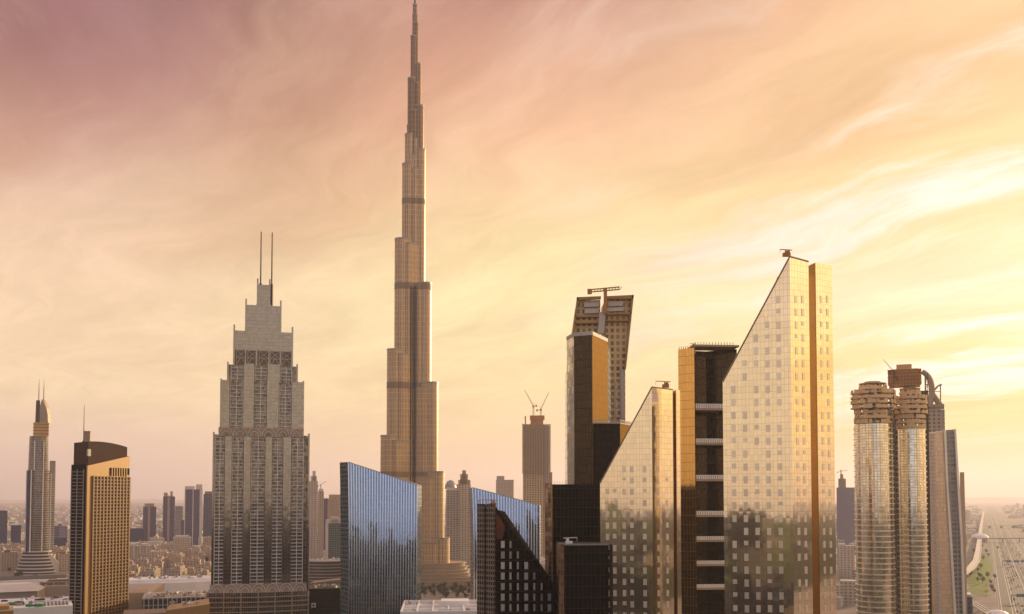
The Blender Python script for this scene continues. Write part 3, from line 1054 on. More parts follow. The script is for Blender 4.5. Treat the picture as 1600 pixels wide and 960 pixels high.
GD = 470.0
g0, g1, g2, g3 = G(887, 486), G(898, 474), G(925.5, GD), G(949.5, 492)
g4, g5 = G(955, 520), G(893, 522)
root = thing('amber_prism_tower', 'faceted amber and black glass prism tower behind the black slabs', 'skyscraper', g1)
zt = Zy(524, GD)
MB().prism([g0, g1, g2, g3, g4, g5], 0, zt - .3).build('body', FM['darkgold'], root)
MB().wall(g0, g1, 0, wlen(g0, g1), 0, zt, 0.02, 0.3).build('narrow_face', FM['bandglass'], root)
MB().wall(g1, g2, 0, wlen(g1, g2), 0, zt, 0.02, 0.3).build('dark_face', FM['darkgold'], root)
MB().wall(g2, g3, 0, wlen(g2, g3), 0, zt, 0.02, 0.3).build('amber_face', FM['gold'], root)
cp = MB()
for a, b_ in ((g0, g1), (g1, g2), (g2, g3)):
    cp.wall(a, b_, 0, wlen(a, b_), zt + .02, zt + 1.9, -.2, .5)
cp.build('parapet', M['pale'], root)
bg = MB()
plate(bg, [(885.2, 582), (887.5, 575), (887.5, 757), (885, 757)], 486, 500)
bg.build('bulge', FM['bandglass'], root)

A = G(926.5, 462)
Bq = along(A, (0.99, 0.12), 968.5)
Cq = along(Bq, (0.45, 0.89), 988)
root = thing('shoulder_block', 'dark shoulder block with an amber end wall at the foot of the amber prism', 'office block', A)
zt = Zy(662, 462)
MB().prism([A, Bq, Cq, (A[0] + 4, A[1] + 40)], 0, zt).build('body', FM['darkgold'], root)
MB().wall(A, Bq, 0, wlen(A, Bq), 0, zt, .02, .3).build('dark_face', FM['black'], root)
MB().wall(Bq, Cq, 0, wlen(Bq, Cq), 0, zt, .02, .3).build('amber_face', FM['gold'], root)
cp = MB()
for a, b_ in ((A, Bq), (Bq, Cq)):
    L = wlen(a, b_)
    cp.wall(a, b_, 0, L, zt + .02, zt + .5, -.2, .4)
    for q in range(int(L / 1.2)):
        cp.wall(a, b_, q * 1.2, q * 1.2 + .25, zt + .5, zt + 1.7, .1, .3)
    cp.wall(a, b_, 0, L, zt + 1.7, zt + 1.95, 0, .35)
cp.build('railing', M['pale'], root)

HD = 540.0
root = thing('leaning_tower', 'tower whose top leans outward with an open steel cross frame', 'skyscraper', G(940, HD))
mb = MB()
plate(mb, [(903, 470), (938, 469), (938, 524), (946, 524), (946, 468), (988, 466), (977, 576), (977, 700), (905, 700), (896, 520)], HD, HD + 26)
mb.build('body', facade('glare_amber_floors', (0.72, 0.50, 0.24), (0.26, 0.17, 0.075), 3.2, 3.6, 0.45, 0.38, 0.4, 0.1, 0.9, 0.0, wrough=0.6), root)  # gold glare put into the floor and glazing colours
fm = MB()
for pts in ([(901.5, 464.5), (939, 463), (939, 467), (901, 469)], [(946, 463), (990.5, 461), (989.5, 467), (946, 467)],
            [(901.5, 464.5), (904.5, 464.5), (897.5, 521), (894.5, 521)], [(987.5, 461), (990.5, 461), (978.2, 577), (975.4, 577)],
            [(899, 493), (939, 492), (939, 495), (898.6, 496)], [(946, 489), (987, 488), (986.6, 491), (946, 492)],
            [(898, 504), (937, 503), (937, 505), (897.6, 506)], [(946, 500), (985.8, 499), (985.4, 501.5), (946, 502)]):
    plate(fm, pts, HD - 2.5, HD - .05)
fm.build('steel_frame', M['gold_clad'], root)  # steel coloured gold to carry the backlit haze glow
pl = MB()
for pts in ([(913, 473), (936, 472), (936, 479), (912, 480)], [(950, 472), (974, 471), (973, 478), (950, 479)],
            [(914, 483), (936, 482.5), (936, 489), (913, 490)], [(949, 481), (975, 480), (974, 486), (949, 487)]):
    plate(pl, pts, HD - 1.8, HD - .06)
pl.build('panel', M['pale'], root)
cs = MB()
plate(cs, [(936.5, 488), (946.5, 487), (944, 521), (934, 522)], HD - 3, HD - .07)
cs.build('lift_shaft', M['pale'], root)
for py in (603, 617, 632, 647):
    w_ = MB()
    plate(w_, [(961, py - 6), (965.5, py - 6), (965.5, py + 5), (961, py + 5)], HD - .4, HD - .02)
    w_.build('window', M['pale'], root)
st = MB()
plate(st, [(970, 577), (976, 577), (976.5, 660), (971, 660)], HD - .6, HD - .03)
st.build('pale_strip', M['pale'], root)
mb = MB()
x, y, z = P(946, 490, HD - 4)
zt_ = Zy(453, HD)
mb.obox(x, y, z, zt_, 1.8, 1.8)
p0, p1 = P(918.5, 457, HD - 4), P(968.5, 452.5, HD - 4)
for q in (0, 1.4):
    mb.bar((p0[0], p0[1], p0[2] + q), (p1[0], p1[1], p1[2] + q), .42, 4)
for j in range(12):
    f = j / 11
    a = [p0[i] + (p1[i] - p0[i]) * f for i in range(3)]
    mb.bar(a, (a[0] + 1.2, a[1], a[2] + 1.4), .2, 4)
mb.obox(p0[0] + 1, p0[1], p0[2] - 1, p0[2] + 1.8, 2.4, 1.6)
solo(mb, 'gantry_crane', M['orange_steel'], 'flat-armed gantry crane standing on the leaning tower top', 'crane', (x, y, z))

# ================================================================ 8 glass wedge towers
def windows_on(parent, A, B, cols, rows, d_hint, w, h, m, topfn, cap, extra):
    L = wlen(A, B)
    for cpx in cols:
        u = u_at(A, B, cpx)
        dd = A[1] + (B[1] - A[1]) * u / L
        for py in rows:
            if py - 14 < topfn(cpx):
                continue
            if rnd.random() < .04:
                continue
            hb = h * (1.0 if rnd.random() < .7 else rnd.uniform(.45, .9))      # some blinds half drawn
            args = (A, B, u - w / 2, u + w / 2, Zy(py - h + 2 * hb, dd), Zy(py - h, dd), 0.02, 0.14)
            if cap[0] > 0:
                MB().wall(*args).build('window', rnd.choice(m), parent)
                cap[0] -= 1
            else:
                extra.wall(*args)


def wedge(name, label, d, px_l, px_c, px_r, yl, yc, yr, cols_l, cols_r, rows, fin, glass, wm, skip_top, dirl=(-0.866, 0.5)):
    C = G(px_c, d)
    Lp = along(C, dirl, px_l)
    Rp = along(C, (0.87, 0.5), px_r)
    Rb, Lb = (Rp[0] - 4, Rp[1] + 22), (Lp[0] + 14, Lp[1] + 24)
    root = thing(name, label, 'office tower', C, 'wedge-topped glass towers')
    zl, zc, zr = Zy(yl, Lp[1]), Zy(yc, d), Zy(yr, Rp[1])
    MB().prism([C, Rp, Rb, Lb, Lp], 0, [zc, zr, zr, zl, zl]).build('body', glass, root)
    cap, extra = [100], MB()
    sl = lambda px: yl + (px - px_l) / (px_c - px_l) * (yc - yl) if px < px_c else yc
    tf = lambda px: max(sl(px - 6), skip_top)
    windows_on(root, Lp, C, cols_l, rows, d, 1.35, 5.6 * 300 / d, wm, tf, cap, extra)
    cap = [0]
    windows_on(root, C, Rp, cols_r, rows, d, 1.05, 5.6 * 300 / d, wm, lambda px: max(yc + 30, skip_top), cap, extra)
    # trim on the sloping edge
    tr = MB()
    tr.bar((Lp[0], Lp[1], zl), (C[0], C[1], zc), .28, 4)
    tr.bar((C[0], C[1], zc), (Rp[0], Rp[1], zr), .28, 4)
    tr.build('coping', M['tan'], root)
    # slab standing beside, past the dark slot
    s0, s1, ys0, ys1, sback = fin
    S = G(s0, d + sback)
    S1 = along(S, (0.87, 0.5), s1)
    Sk = (S[0] - 2.4, S[1] + 11.8)
    fb_ = MB().prism([S, S1, (S1[0] - 2.4, S1[1] + 11.8), Sk], 0, [Zy(ys0, S[1]), Zy(ys1, S1[1]), Zy(ys1, S1[1]), Zy(ys0, S[1])])
    so_ = fb_.build('side_slab', glass, root)
    MB().wall(Sk, S, 0.05, wlen(Sk, S) - 0.02, 0, Zy(ys0, S[1]) - .3, 0.02, 0.25).build('slot_wall', plain('amber_slot', (0.34, 0.17, 0.035), 0.2, 0.9), so_)
    return root, C, Rp, S, S1, extra


wm_cream = [plain('window_panel_%d' % q, (c_, c_ * .9, c_ * .74), .18, .5, .5, .06) for q, c_ in enumerate((.98, .93, .86))]
rows = [468 + 20.15 * j for j in range(25)]
root, C, Rp, S, S1, extra = wedge('glass_wedge_tower', 'tallest cream glass wedge tower, its diagonal roof climbing to a sharp peak', 300, 1130.5, 1238.5, 1267.5, 597, 401, 409,
                                  (1147, 1165, 1183, 1201, 1219), (1247, 1257.5), rows, (1279, 1304.5, 410, 416, 12), FM['cream'], wm_cream, 440)
windows_on(root, S, S1, (1286.5, 1296.5), rows, 312, 0.95, 5.4, wm_cream, lambda px: 440, [0], extra)
eo = extra.build('window_column', wm_cream[0], root)
eo['kind'] = 'stuff'
roof_rig('cleaning_rig', 'cleaning rig perched on the sharp peak of the tallest wedge tower', 1229, 401, 302, 0.75, M['orange_steel'], 1, 0.55)
rows = [716 + 17.6 * j for j in range(15)]
root, C, Rp, S, S1, extra = wedge('glass_wedge_tower', 'shorter cream glass wedge tower beside the black slabs', 345, 937.5, 1019.5, 1052, 755, 605, 609,
                                  (949, 960, 975, 987, 1007), (1028, 1042), rows, (1057.5, 1063.5, 609, 610, 6), FM['cream'], wm_cream, 715)
eo = extra.build('window_column', wm_cream[0], root)
eo['kind'] = 'stuff'
roof_rig('cleaning_rig', 'long-armed cleaning rig on the shorter wedge tower roof', 1040, 606, 350, 0.8, M['orange_steel'], 1, 0.9)

# ================================================================ 9 recessed tower with sky bridges
K = G(1087, 430)
Kl = along(K, (-0.8, 0.6), 1061.5)
root = thing('recessed_tower', 'tower with an amber blade and dark recess crossed by pale bridges', 'office tower', K)
zt = Zy(545, 430)
Kr = along(K, (0.99, 0.1), 1158)
MB().prism([K, Kl, (Kl[0] + 5, Kl[1] + 24), (K[0] + 6, K[1] + 24)], 0, zt).build('blade', FM['darkgold'], root)
MB().wall(Kl, K, 0, wlen(Kl, K), 0, zt + .3, .02, .35).build('amber_face', facade('amber_mirror', (0.5, 0.27, 0.08), (0.78, 0.45, 0.14), 1.5, 4.0, 0.05, 0.04, 0.12, 0.95, 0.12, 0.006, wmetal=0.9), root)
Mq = (along(K, (0.99, 0.1), 1109.5)[0] + 1.5, K[1] + 15)
rec = MB()
rec.prism([(K[0] + 2, K[1] + 13), Mq, (Kr[0], Kr[1] + 6), (Kr[0], Kr[1] + 30), (K[0] + 2, K[1] + 30)], 0, zt + 1)
rec.build('recess_wall', FM['darkgold'], root)
for py, t_ in ((637, 2.9), (691, 2.6), (748, 2.6), (804, 2.4), (843, 2.1), (881, 2.0), (918, 2.0)):
    z = Zy(py + 4, 430)
    Ke = along(K, (0.99, 0.1), 1150)
    b_ = MB()
    b_.wall(K, Ke, .4, wlen(K, Ke), z, z + .9, -12, -.3)
    bo = b_.build('bridge', M['tan'], root)
    r_ = MB()
    for q in range(int(wlen(K, Ke) / 1.0)):
        r_.wall(K, Ke, .5 + q * 1.0, 1.25 + q * 1.0, z + .95, z + .9 + t_ * .6, -.62, -.45)
    r_.wall(K, Ke, .4, wlen(K, Ke), z + .9 + t_ * .6, z + 1.2 + t_ * .6, -.7, -.36)
    r_.build('railing', M['white'], bo)
tr = MB()
Ke = along(K, (0.99, 0.1), 1157)
tr.wall(K, Ke, 0, wlen(K, Ke), zt + 1.02, zt + 1.9, -12, .1)
for q in range(14):
    tr.wall(K, Ke, .3 + q * 1.35, .55 + q * 1.35, zt + 1.9, zt + 3.1, -.5, -.25)
tr.build('roof_edge', M['tan'], root)
rl = MB()
for q in range(8):
    rl.wall(Kl, K, .2 + q * 1.1, .45 + q * 1.1, zt + .3, zt + 1.5, -.3, 0)
rl.build('railing', M['tan'], root)
roof_rig('cleaning_rig', 'tiny cleaning rig on the roof of the recessed tower with bridges', 1083, 543, 434, 0.6, M['orange_steel'], 1, 0.5)

# ================================================================ 10 twin round towers under construction
band_m = plain('band_metal', (0.93, 0.86, 0.74), 0.28, 0.6)


def round_tower(name, label, px, rpx, d, yglass, ytop, flare, seed):
    rr = random.Random(seed)
    fr = Frame(px, d)
    rad = rpx * fr.s
    cx, cy = fr.o
    root = thing(name, label, 'tower', fr.o, 'round towers under construction')
    zg, zt = Zy(yglass, d), Zy(ytop, d)
    MB().lathe(cx, cy, [(rad, 0), (rad, zg)], 40).build('glazing', FM['bandglass'], root)
    rg = MB()
    z = 2.0
    while z < zg:
        rg.lathe(cx, cy, [(rad + .55, z), (rad + .55, z + 0.75)], 40)
        z += 3.9
    rg.build('floor_band', band_m, root)
    ct = MB().lathe(cx, cy, [(rad * 0.42, zg - 1), (rad * 0.42, zt)], 20)
    ct.build('core', M['concrete'], root)
    rf = MB()
    lv = []
    z = zg + 1
    while z < zt:
        f = (z - zg) / (zt - zg)
        r = rad * (1.0 if f < .3 else 1.0 + flare * (1 + .12 * math.sin(z * 1.7)) if f < .8 else 0.72)
        rf.lathe(cx, cy, [(r, z), (r, z + .45)], 26, 1, 0, rr.uniform(0, 1))
        lv.append((z, r))
        z += 3.6
    rf.build('raw_floor', plain('raw_floor_' + str(seed), (0.85, 0.55, 0.25), 0.8), root)  # orange backlight glow put into the floor colour
    cl, sc = MB(), MB()
    for (z, r), (z2, r2) in zip(lv, lv[1:]):
        for q in range(14):
            a = 2 * math.pi * q / 14
            x, y = cx + math.cos(a) * min(r, r2) * .9, cy + math.sin(a) * min(r, r2) * .9
            cl.obox(x, y, z + .45, z2, .6, .6, a)
        for q in range(26):
            if rr.random() < 0.8:
                a = math.pi + math.pi * q / 26
                x, y = cx + math.cos(a) * r * 1.02, cy + math.sin(a) * r * 1.02
                sc.obox(x, y, z - .6, z + rr.uniform(1.0, 2.9), rr.uniform(1.5, 3.6), .2, a + 1.57)
    cl.build('raw_columns', M['pale'], root)  # columns between the raw floors, merged into one mesh
    sc.build('edge_screen', plain('screen_net_' + str(seed), (0.84, 0.58, 0.30), 0.8, 0, .2, .35, .15), root)  # netting coloured bright to carry the backlit glow
    return root, fr


r1, f1 = round_tower('round_tower', 'round glass tower topped by a wide flaring ring of raw floors', 1366, 30.5, 700, 664, 597, 0.16, 3)
r2, f2 = round_tower('round_tower', 'round glass tower whose raw concrete top rises highest of the pair', 1424.5, 23.5, 712, 671, 604, 0.10, 5)
tp = MB()
lk = MB()
fj = Frame(1401, 716)
fj.box(lk, 1388, 1412, -2, 16, 0, Zy(640, 716))
lk.build('link_core', FM['darkgold'], r1)
lk = MB()
fj.box(lk, 1440, 1452, 2, 16, 0, Zy(612, 716))
lk.build('service_core', FM['darkgold'], r2)
c_ = f2.o
for (x0, x1, ya, yb) in ((1392, 1441, 604, 586), (1397, 1438, 586, 578), (1404, 1428, 578, 571)):
    f2.box(tp, x0, x1, -7, 9, Zy(ya, 712), Zy(yb, 712))
to = tp.build('core_head', plain('raw_head', (0.72, 0.43, 0.18), 0.8), r2)  # amber glow put into the colour of the head too
tq = MB()
for py in (600, 595, 590, 584, 580):
    f2.box(tq, 1390, 1443, -8.4, 10, Zy(py, 712), Zy(py, 712) + .5)
for px in range(1391, 1444, 5):
    f2.box(tq, px, px + .9, -8.5, -8.0, Zy(604, 712), Zy(584, 712))
tq.build('scaffold', M['orange_steel'], to)


def hoist(name, label, px, d, ytop, wpx, m):
    fr = Frame(px, d)
    mb = MB()
    w = wpx * fr.s / 2
    z1 = Zy(ytop, d)
    for sx in (-1, 1):
        for sy in (-1, 1):
            mb.prism([fr.m(sx * w - .2, sy * w - .2), fr.m(sx * w + .2, sy * w - .2), fr.m(sx * w + .2, sy * w + .2), fr.m(sx * w - .2, sy * w + .2)], 0, z1)
    z = 0
    s = 1
    while z < z1 - 3:
        for sy in (-1, 1):
            mb.bar((*fr.m(-w * s, sy * w), z), (*fr.m(w * s, sy * w), z + 3), .16, 4)
        mb.prism([fr.m(-w, -w), fr.m(w, -w), fr.m(w, w), fr.m(-w, w)], z, z + .25)
        z += 3
        s = -s
    return solo(mb, name, m, label, 'hoist', (*fr.o, 0))


hoist('hoist_mast', 'lattice hoist mast between the two round towers', 1396, 690, 592, 6.5, M['brown'])
hoist('hoist_mast', 'lattice hoist mast on the outer side of the higher round tower', 1450.5, 716, 583, 4.5, M['brown'])


def tower_crane(name, label, px, py, d, mast_h, tip, tail, m, r=.5):
    """luffing crane: mast, cab, raised jib and counter-jib, tips given as photo points at distance d"""
    x, y, z = P(px, py, d)
    mb = MB()
    hz_ = z + mast_h
    for sx in (-1, 1):
        for sy in (-1, 1):
            mb.bar((x + sx * r, y + sy * r, z), (x + sx * r, y + sy * r, hz_), r * .28, 4)
    k_ = int(mast_h / (2 * r)) + 1
    for j in range(k_):
        za, zb = z + mast_h * j / k_, z + mast_h * (j + 1) / k_
        mb.bar((x - r, y - r, za), (x + r, y - r, zb), r * .2, 4)
        mb.bar((x + r, y + r, za), (x - r, y + r, zb), r * .2, 4)
    mb.obox(x, y, hz_, hz_ + 2.4 * r, 3.6 * r, 2.4 * r)
    t3, l3 = P(*tip, d), P(*tail, d)
    for dz_ in (0, 1.5 * r):
        mb.bar((x, y - .4 * r, hz_ + r + dz_), (t3[0], t3[1], t3[2] + dz_ * .2), r * .34, 4)
    for j in range(10):
        f, g_ = j / 10, (j + .6) / 10
        q = lambda f, o: (x + (t3[0] - x) * f, y, hz_ + r + o * (1 - .8 * f) + (t3[2] - hz_ - r) * f)
        mb.bar(q(f, 0), q(g_, 1.5 * r), r * .18, 4)
    mb.bar((x, y, hz_ + r), l3, r * .45, 4)
    mb.obox(l3[0], l3[1], l3[2] - 2 * r, l3[2] + r, 2.4 * r, 2 * r)
    ap = (x + (l3[0] - x) * .25, y, hz_ + 6 * r)
    mb.bar((x, y, hz_ + r), ap, r * .3, 4)
    mb.bar(ap, t3, r * .1, 4)
    mb.bar(ap, l3, r * .12, 4)
    return solo(mb, name, m, label, 'crane', (x, y, z), 'tower cranes')


tower_crane('tower_crane', 'thin raised crane jib on the raw top of the round towers', 1397, 600, 704, 8, (1380, 562), (1402, 592), M['darkmetal'], .35)

# ================================================================ 11 arch-crowned tower and curved slab behind
KD = 900.0
fr = Frame(1463, KD)
root = thing('arch_crowned_tower', 'hazy amber tower crowned by curved arch legs behind the round towers', 'skyscraper', fr.o)
mb = MB()
fr.box(mb, 1444, 1473, 0, 26, 0, Zy(637, KD))
mb.build('body', FM['beige'], root)
mb = MB()
fr.box(mb, 1473, 1478.5, 5, 26, 0, Zy(640, KD))
mb.build('side_bay', FM['palegrid'], root)
mb = MB()
fr.box(mb, 1446, 1478, -1, 24, Zy(637, KD), Zy(632, KD))
mb.build('cornice', M['tan'], root)


def arc(mb, pts, d, w0, w1, n=14, r=1.0):
    """smooth curved rib through photo points at distance d"""
    q = []
    for i in range(len(pts) - 1):
        for j in range(n // 2):
            f = j / (n // 2)
            p0, p1, p2, p3 = pts[max(i - 1, 0)], pts[i], pts[i + 1], pts[min(i + 2, len(pts) - 1)]
            q.append(tuple(0.5 * (2 * p1[k] + (p2[k] - p0[k]) * f + (2 * p0[k] - 5 * p1[k] + 4 * p2[k] - p3[k]) * f * f + (3 * p1[k] - p0[k] - 3 * p2[k] + p3[k]) * f ** 3) for k in (0, 1)))
    q.append(pts[-1])
    for i in range(len(q) - 1):
        f = i / (len(q) - 1)
        mb.bar(P(*q[i], d), P(*q[i + 1], d), r * (w0 + (w1 - w0) * f), 6)
    return mb


ar = MB()
arc(ar, [(1441, 581), (1448, 586), (1454, 596), (1456, 610), (1455, 622), (1451, 636)], KD, 2.4, 3.0)
arc(ar, [(1455, 612), (1461, 622), (1467, 631), (1470, 637)], KD, 2.2, 3.2)
arc(ar, [(1471, 601), (1465, 604), (1461, 609)], KD, .9, .9)
ar.build('arch', M['tan'], root)
sp = MB()
for px, y0 in ((1446, 580), (1469.5, 603)):
    sp.bar(P(px, 640, KD), P(px, y0, KD), .55, 6)
for (a, b_) in (((1446, 601), (1454, 601)), ((1446, 612), (1455, 612)), ((1461, 612), (1470, 612))):
    sp.bar(P(*a, KD), P(*b_, KD), .45, 4)
sp.build('strut', M['orange_steel'], root)

LD = 800.0
root = thing('curved_slab_tower', 'slab tower with a beige face, dark glass strip and white curved edge', 'skyscraper', G(1470, LD))


def ribbon(mb, le, ri, d0, d1, k=0):
    """upright slab between two traced edges (lists of photo points, top to bottom)"""
    for (a, b_), (c_, e_) in zip(zip(le, le[1:]), zip(ri, ri[1:])):
        plate(mb, [a, c_, e_, b_], d0, d1, k)
    return mb


edge_m = plain('white_edge_metal', (0.88, 0.84, 0.78), 0.35, 0.5)
e0 = [(1457, 677), (1459.5, 760), (1463, 840), (1469, 960), (1474, 1060)]
e1 = [(1475, 673), (1479, 760), (1484, 840), (1491, 960), (1496, 1060)]
e2 = [(1478.5, 672), (1482, 760), (1487.5, 840), (1494.5, 960), (1500, 1060)]
e3 = [(1491.5, 672), (1496, 760), (1501, 840), (1505, 960), (1508, 1060)]
e4 = [(1494, 670), (1499.5, 760), (1504.5, 840), (1509, 960), (1512, 1060)]
ribbon(MB(), e0, e1, LD, LD + 30).build('beige_face', facade('beige_metal', (0.62, 0.44, 0.29), (0.84, 0.62, 0.42), 2.1, 3.6, 0.12, 0.10, 0.32, 0.6, 0.2, 0.012, 0.4, wmetal=0.4), root)
for q in range(58):
    za, zb = 677 + q * 5.6, 680.4 + q * 5.6
    sh = max(0, (za - 677) / 283) ** 1.25 * 12
    plate(MB(), [(1455.6 + sh, za), (1460.5 + sh, za), (1460.5 + sh, zb), (1455.6 + sh, zb)], LD - 1.6, LD + 6).build('balcony', M['pale'], root)
ribbon(MB(), e1, e2, LD - 1.5, LD + 30).build('white_edge', edge_m, root)
ribbon(MB(), e2, e3, LD + 1, LD + 28).build('glass_strip', FM['slate'], root)
ribbon(MB(), e3, e4, LD - 1, LD + 30).build('white_edge', edge_m, root)
mb = MB()
ribbon(mb, [(1504.5, 738), (1506.5, 850), (1510, 1060)], [(1506.6, 738), (1509.5, 850), (1513, 1060)], LD + 40, LD + 46)
solo(mb, 'sign_pylon', M['tan'], 'thin tall beige pylon just beyond the curved slab tower', 'pylon', (*G(1507, LD + 42), 0))

# ================================================================ 12 distant towers
def simple_tower(name, label, cat, px0, px1, ytop, ybase, m, crown=(), trim=None, d=None, fins=(), group=None):
    d = d or depth_of(ybase)
    fr = Frame((px0 + px1) / 2, d)
    zt = Zy(ytop, d)
    root = thing(name, label, cat, fr.o, group)
    mb = MB()
    dep = max(12, min(40, (px1 - px0) * fr.s * .8))
    fr.box(mb, px0, px1, 0, dep, 0, zt)
    mb.build('body', m, root)
    if crown:
        c_ = MB()
        for a, b_, y in crown:
            fr.box(c_, a, b_, 2, dep * .7, zt, Zy(y, d))
        c_.build('crown', trim or M['pale'], root)
    if fins:
        f_ = MB()
        for a, b_ in fins:
            fr.box(f_, a, b_, -1.2, -.02, 0, zt + 2)
        f_.build('fin', trim or M['pale'], root)
    return root


simple_tower('distant_tower', 'violet tower with one pale central fin nearest the golden tower', 'tower', 224, 244.5, 792, 852, FM['purple'], ((226, 241, 787),), M['tan'], fins=((231.5, 235),))
simple_tower('distant_tower', 'violet tower with a pale fin and a stepped rooftop box', 'tower', 255, 273.5, 776, 852, FM['purple'], ((256, 262, 770), (266, 270, 768)), M['tan'], fins=((262, 265.5),))
simple_tower('distant_tower', 'faint pale grey tower between two violet towers', 'tower', 274, 286, 791, 846, FM['slate'])
simple_tower('distant_tower', 'broad violet tower framed in pale stone with a pale top', 'tower', 289, 315.5, 765, 855, FM['purple'], ((288.8, 304, 760), (306, 316, 757)), M['pale'], fins=((288.6, 289.8), (301, 302.5), (312, 316.5)))
simple_tower('distant_tower', 'dark blue tower touching the stepped tower', 'tower', 318, 334, 772, 846, FM['navy'], ((320, 332, 768),), M['brown'])
simple_tower('navy_block', 'low navy glass block beside the golden tower', 'office block', 204, 226, 826, 856, FM['navy'])
simple_tower('navy_block', 'tall dark navy block at the very edge of the picture', 'office block', -8, 12.5, 798, 858, FM['navy'])
simple_tower('navy_block', 'short dark navy block behind the curved balcony tower', 'office block', 18, 34, 821, 861, FM['navy'])
simple_tower('navy_block', 'squat dark block between curved balcony tower and golden tower', 'office block', 84, 106, 840, 862, FM['navy'])
simple_tower('beige_apartments', 'beige mid-rise with a raised roof before the violet towers', 'apartments', 271, 300, 840, 868, FM['palegrid'], ((275, 296, 837),))
simple_tower('beige_apartments', 'wide pale apartment block with deep notches beside the golden tower', 'apartments', 203, 238, 853, 884, FM['palegrid'], ((206, 214, 850), (222, 232, 850)), fins=((209, 212), (219, 222), (229, 232)))
simple_tower('beige_apartments', 'low pale apartment block stepping down towards the old-style houses', 'apartments', 236, 258, 862, 888, FM['palegrid'])
simple_tower('beige_apartments', 'pinkish block tucked against the stepped tower', 'apartments', 318, 334, 840, 870, FM['beige'])
simple_tower('brown_apartments', 'brown apartment block behind the shopping mall roof', 'apartments', 4, 29, 863, 893, FM['beige'], ((8, 18, 860),), M['brown'])
simple_tower('brown_apartments', 'brown block between curved balcony tower and golden tower', 'apartments', 92, 112, 866, 894, FM['beige'], ((96, 104, 863),), M['brown'])

simple_tower('distant_tower', 'pale tower with a pointed top right beside the stepped tower', 'tower', 482, 496.5, 752, 880, FM['palegrid'], ((485, 495, 744), (488, 493, 736)))
simple_tower('distant_tower', 'narrow pinkish tower with a small rooftop crane', 'tower', 497, 506, 768, 872, FM['beige'], ((498, 505, 764),))
simple_tower('distant_tower', 'beige tower with a dark central recess behind the teal block', 'tower', 512, 537, 781, 868, FM['beige'], ((514, 537, 773),), M['tan'], fins=((512, 515), (522, 525)))
simple_tower('distant_tower', 'dull violet tower squeezed behind the beige towers', 'tower', 505, 513, 779, 860, FM['purple'])
r_ = simple_tower('teal_block', 'teal glass office block framed in pale stone', 'office block', 510, 536, 818, 884, FM['teal'], ((509.5, 535, 812), (517, 530, 808)), M['pale'], fins=((509, 513.5),))
r_ = simple_tower('domed_tower', 'grey glass tower with a rounded roof behind the tallest tower', 'tower', 697, 717, 766, 893, FM['slate'], ((698, 714, 762),))
c_ = Frame(704, depth_of(893) + 4)
MB().lathe(*c_.p(704, 16), [(10 * c_.s, Zy(764, c_.d)), (8.5 * c_.s, Zy(758, c_.d)), (5 * c_.s, Zy(752, c_.d)), (.3, Zy(750, c_.d))], 20).build('dome', M['steel'], r_)
simple_tower('distant_tower', 'sandy tower with stepped pyramid top beside the rounded grey tower', 'tower', 713, 735.5, 757, 892, FM['palegrid'], ((716, 735, 750), (719, 731, 741), (722, 728, 735)), M['tan'], d=1640)
simple_tower('distant_tower', 'tan twin-topped tower seen above the second blue block', 'tower', 775, 802.5, 750, 850, FM['beige'], ((776, 788, 744), (793, 803, 752)), M['tan'])
simple_tower('distant_tower', 'hazy violet-grey tower with a crane beside the tallest wedge tower', 'tower', 1307, 1337, 762, 853, FM['purple'], ((1310, 1322, 748), (1313, 1318, 741)), M['brown'])
simple_tower('pale_block', 'pale white block below the hazy violet-grey tower', 'office block', 1307, 1333, 853, 905, FM['palegrid'], ((1309, 1320, 850),))
simple_tower('pale_block', 'low whitish building at the foot of the round towers', 'office block', 1311, 1345, 908, 945, FM['palegrid'])
tower_crane('tower_crane', 'crane on the hazy tower beside the tallest wedge', 1314, 742, 2350, 8, (1325, 736), (1309, 738), M['brown'], 1.0)
tower_crane('tower_crane', 'small crane on the narrow pinkish tower beside the stepped tower', 501, 765, 1950, 8, (510, 752), (497, 760), M['brown'], .7)

# construction tower with two cranes
ND = 1650.0
fr = Frame(838, ND)
root = thing('unfinished_tower', 'unfinished concrete tower with two cranes on top', 'tower', fr.o)
mb = MB()
fr.box(mb, 817, 850, 0, 34, 0, Zy(664, ND))
mb.build('floors', FM['rawfloor'], root)
mb = MB()
fr.box(mb, 850, 859.5, 4, 30, 0, Zy(664, ND))
fr.box(mb, 857, 863, 6, 28, 0, Zy(738, ND))
mb.build('side_floors', FM['beige'], root)
mb = MB()
fr.box(mb, 829, 849, 6, 26, Zy(664, ND), Zy(652, ND))
fr.box(mb, 828, 851, 5, 27, Zy(655, ND), Zy(649, ND))
mb.build('core_head', M['orange_steel'], root)
mb = MB()
for px in range(816, 862, 4):
    fr.box(mb, px, px + .7, -2, -1.2, Zy(740, ND), Zy(662 + (px % 3), ND))
for py in range(664, 742, 5):
    fr.box(mb, 815.5, 861, -2.1, -.1, Zy(py, ND), Zy(py, ND) + .9)
fr.box(mb, 820, 822, 2, 5, Zy(664, ND), Zy(650, ND))
mb.build('scaffold', M['tan'], root)
tower_crane('tower_crane', 'crane with its jib raised away from the other on the unfinished tower', 833.5, 651, ND, 16, (819, 609), (838, 634), M['orange_steel'], 1.1)
tower_crane('tower_crane', 'lower crane of the pair on the unfinished tower', 845, 650, ND + 12, 9, (858, 613), (839, 641), M['orange_steel'], 1.1)

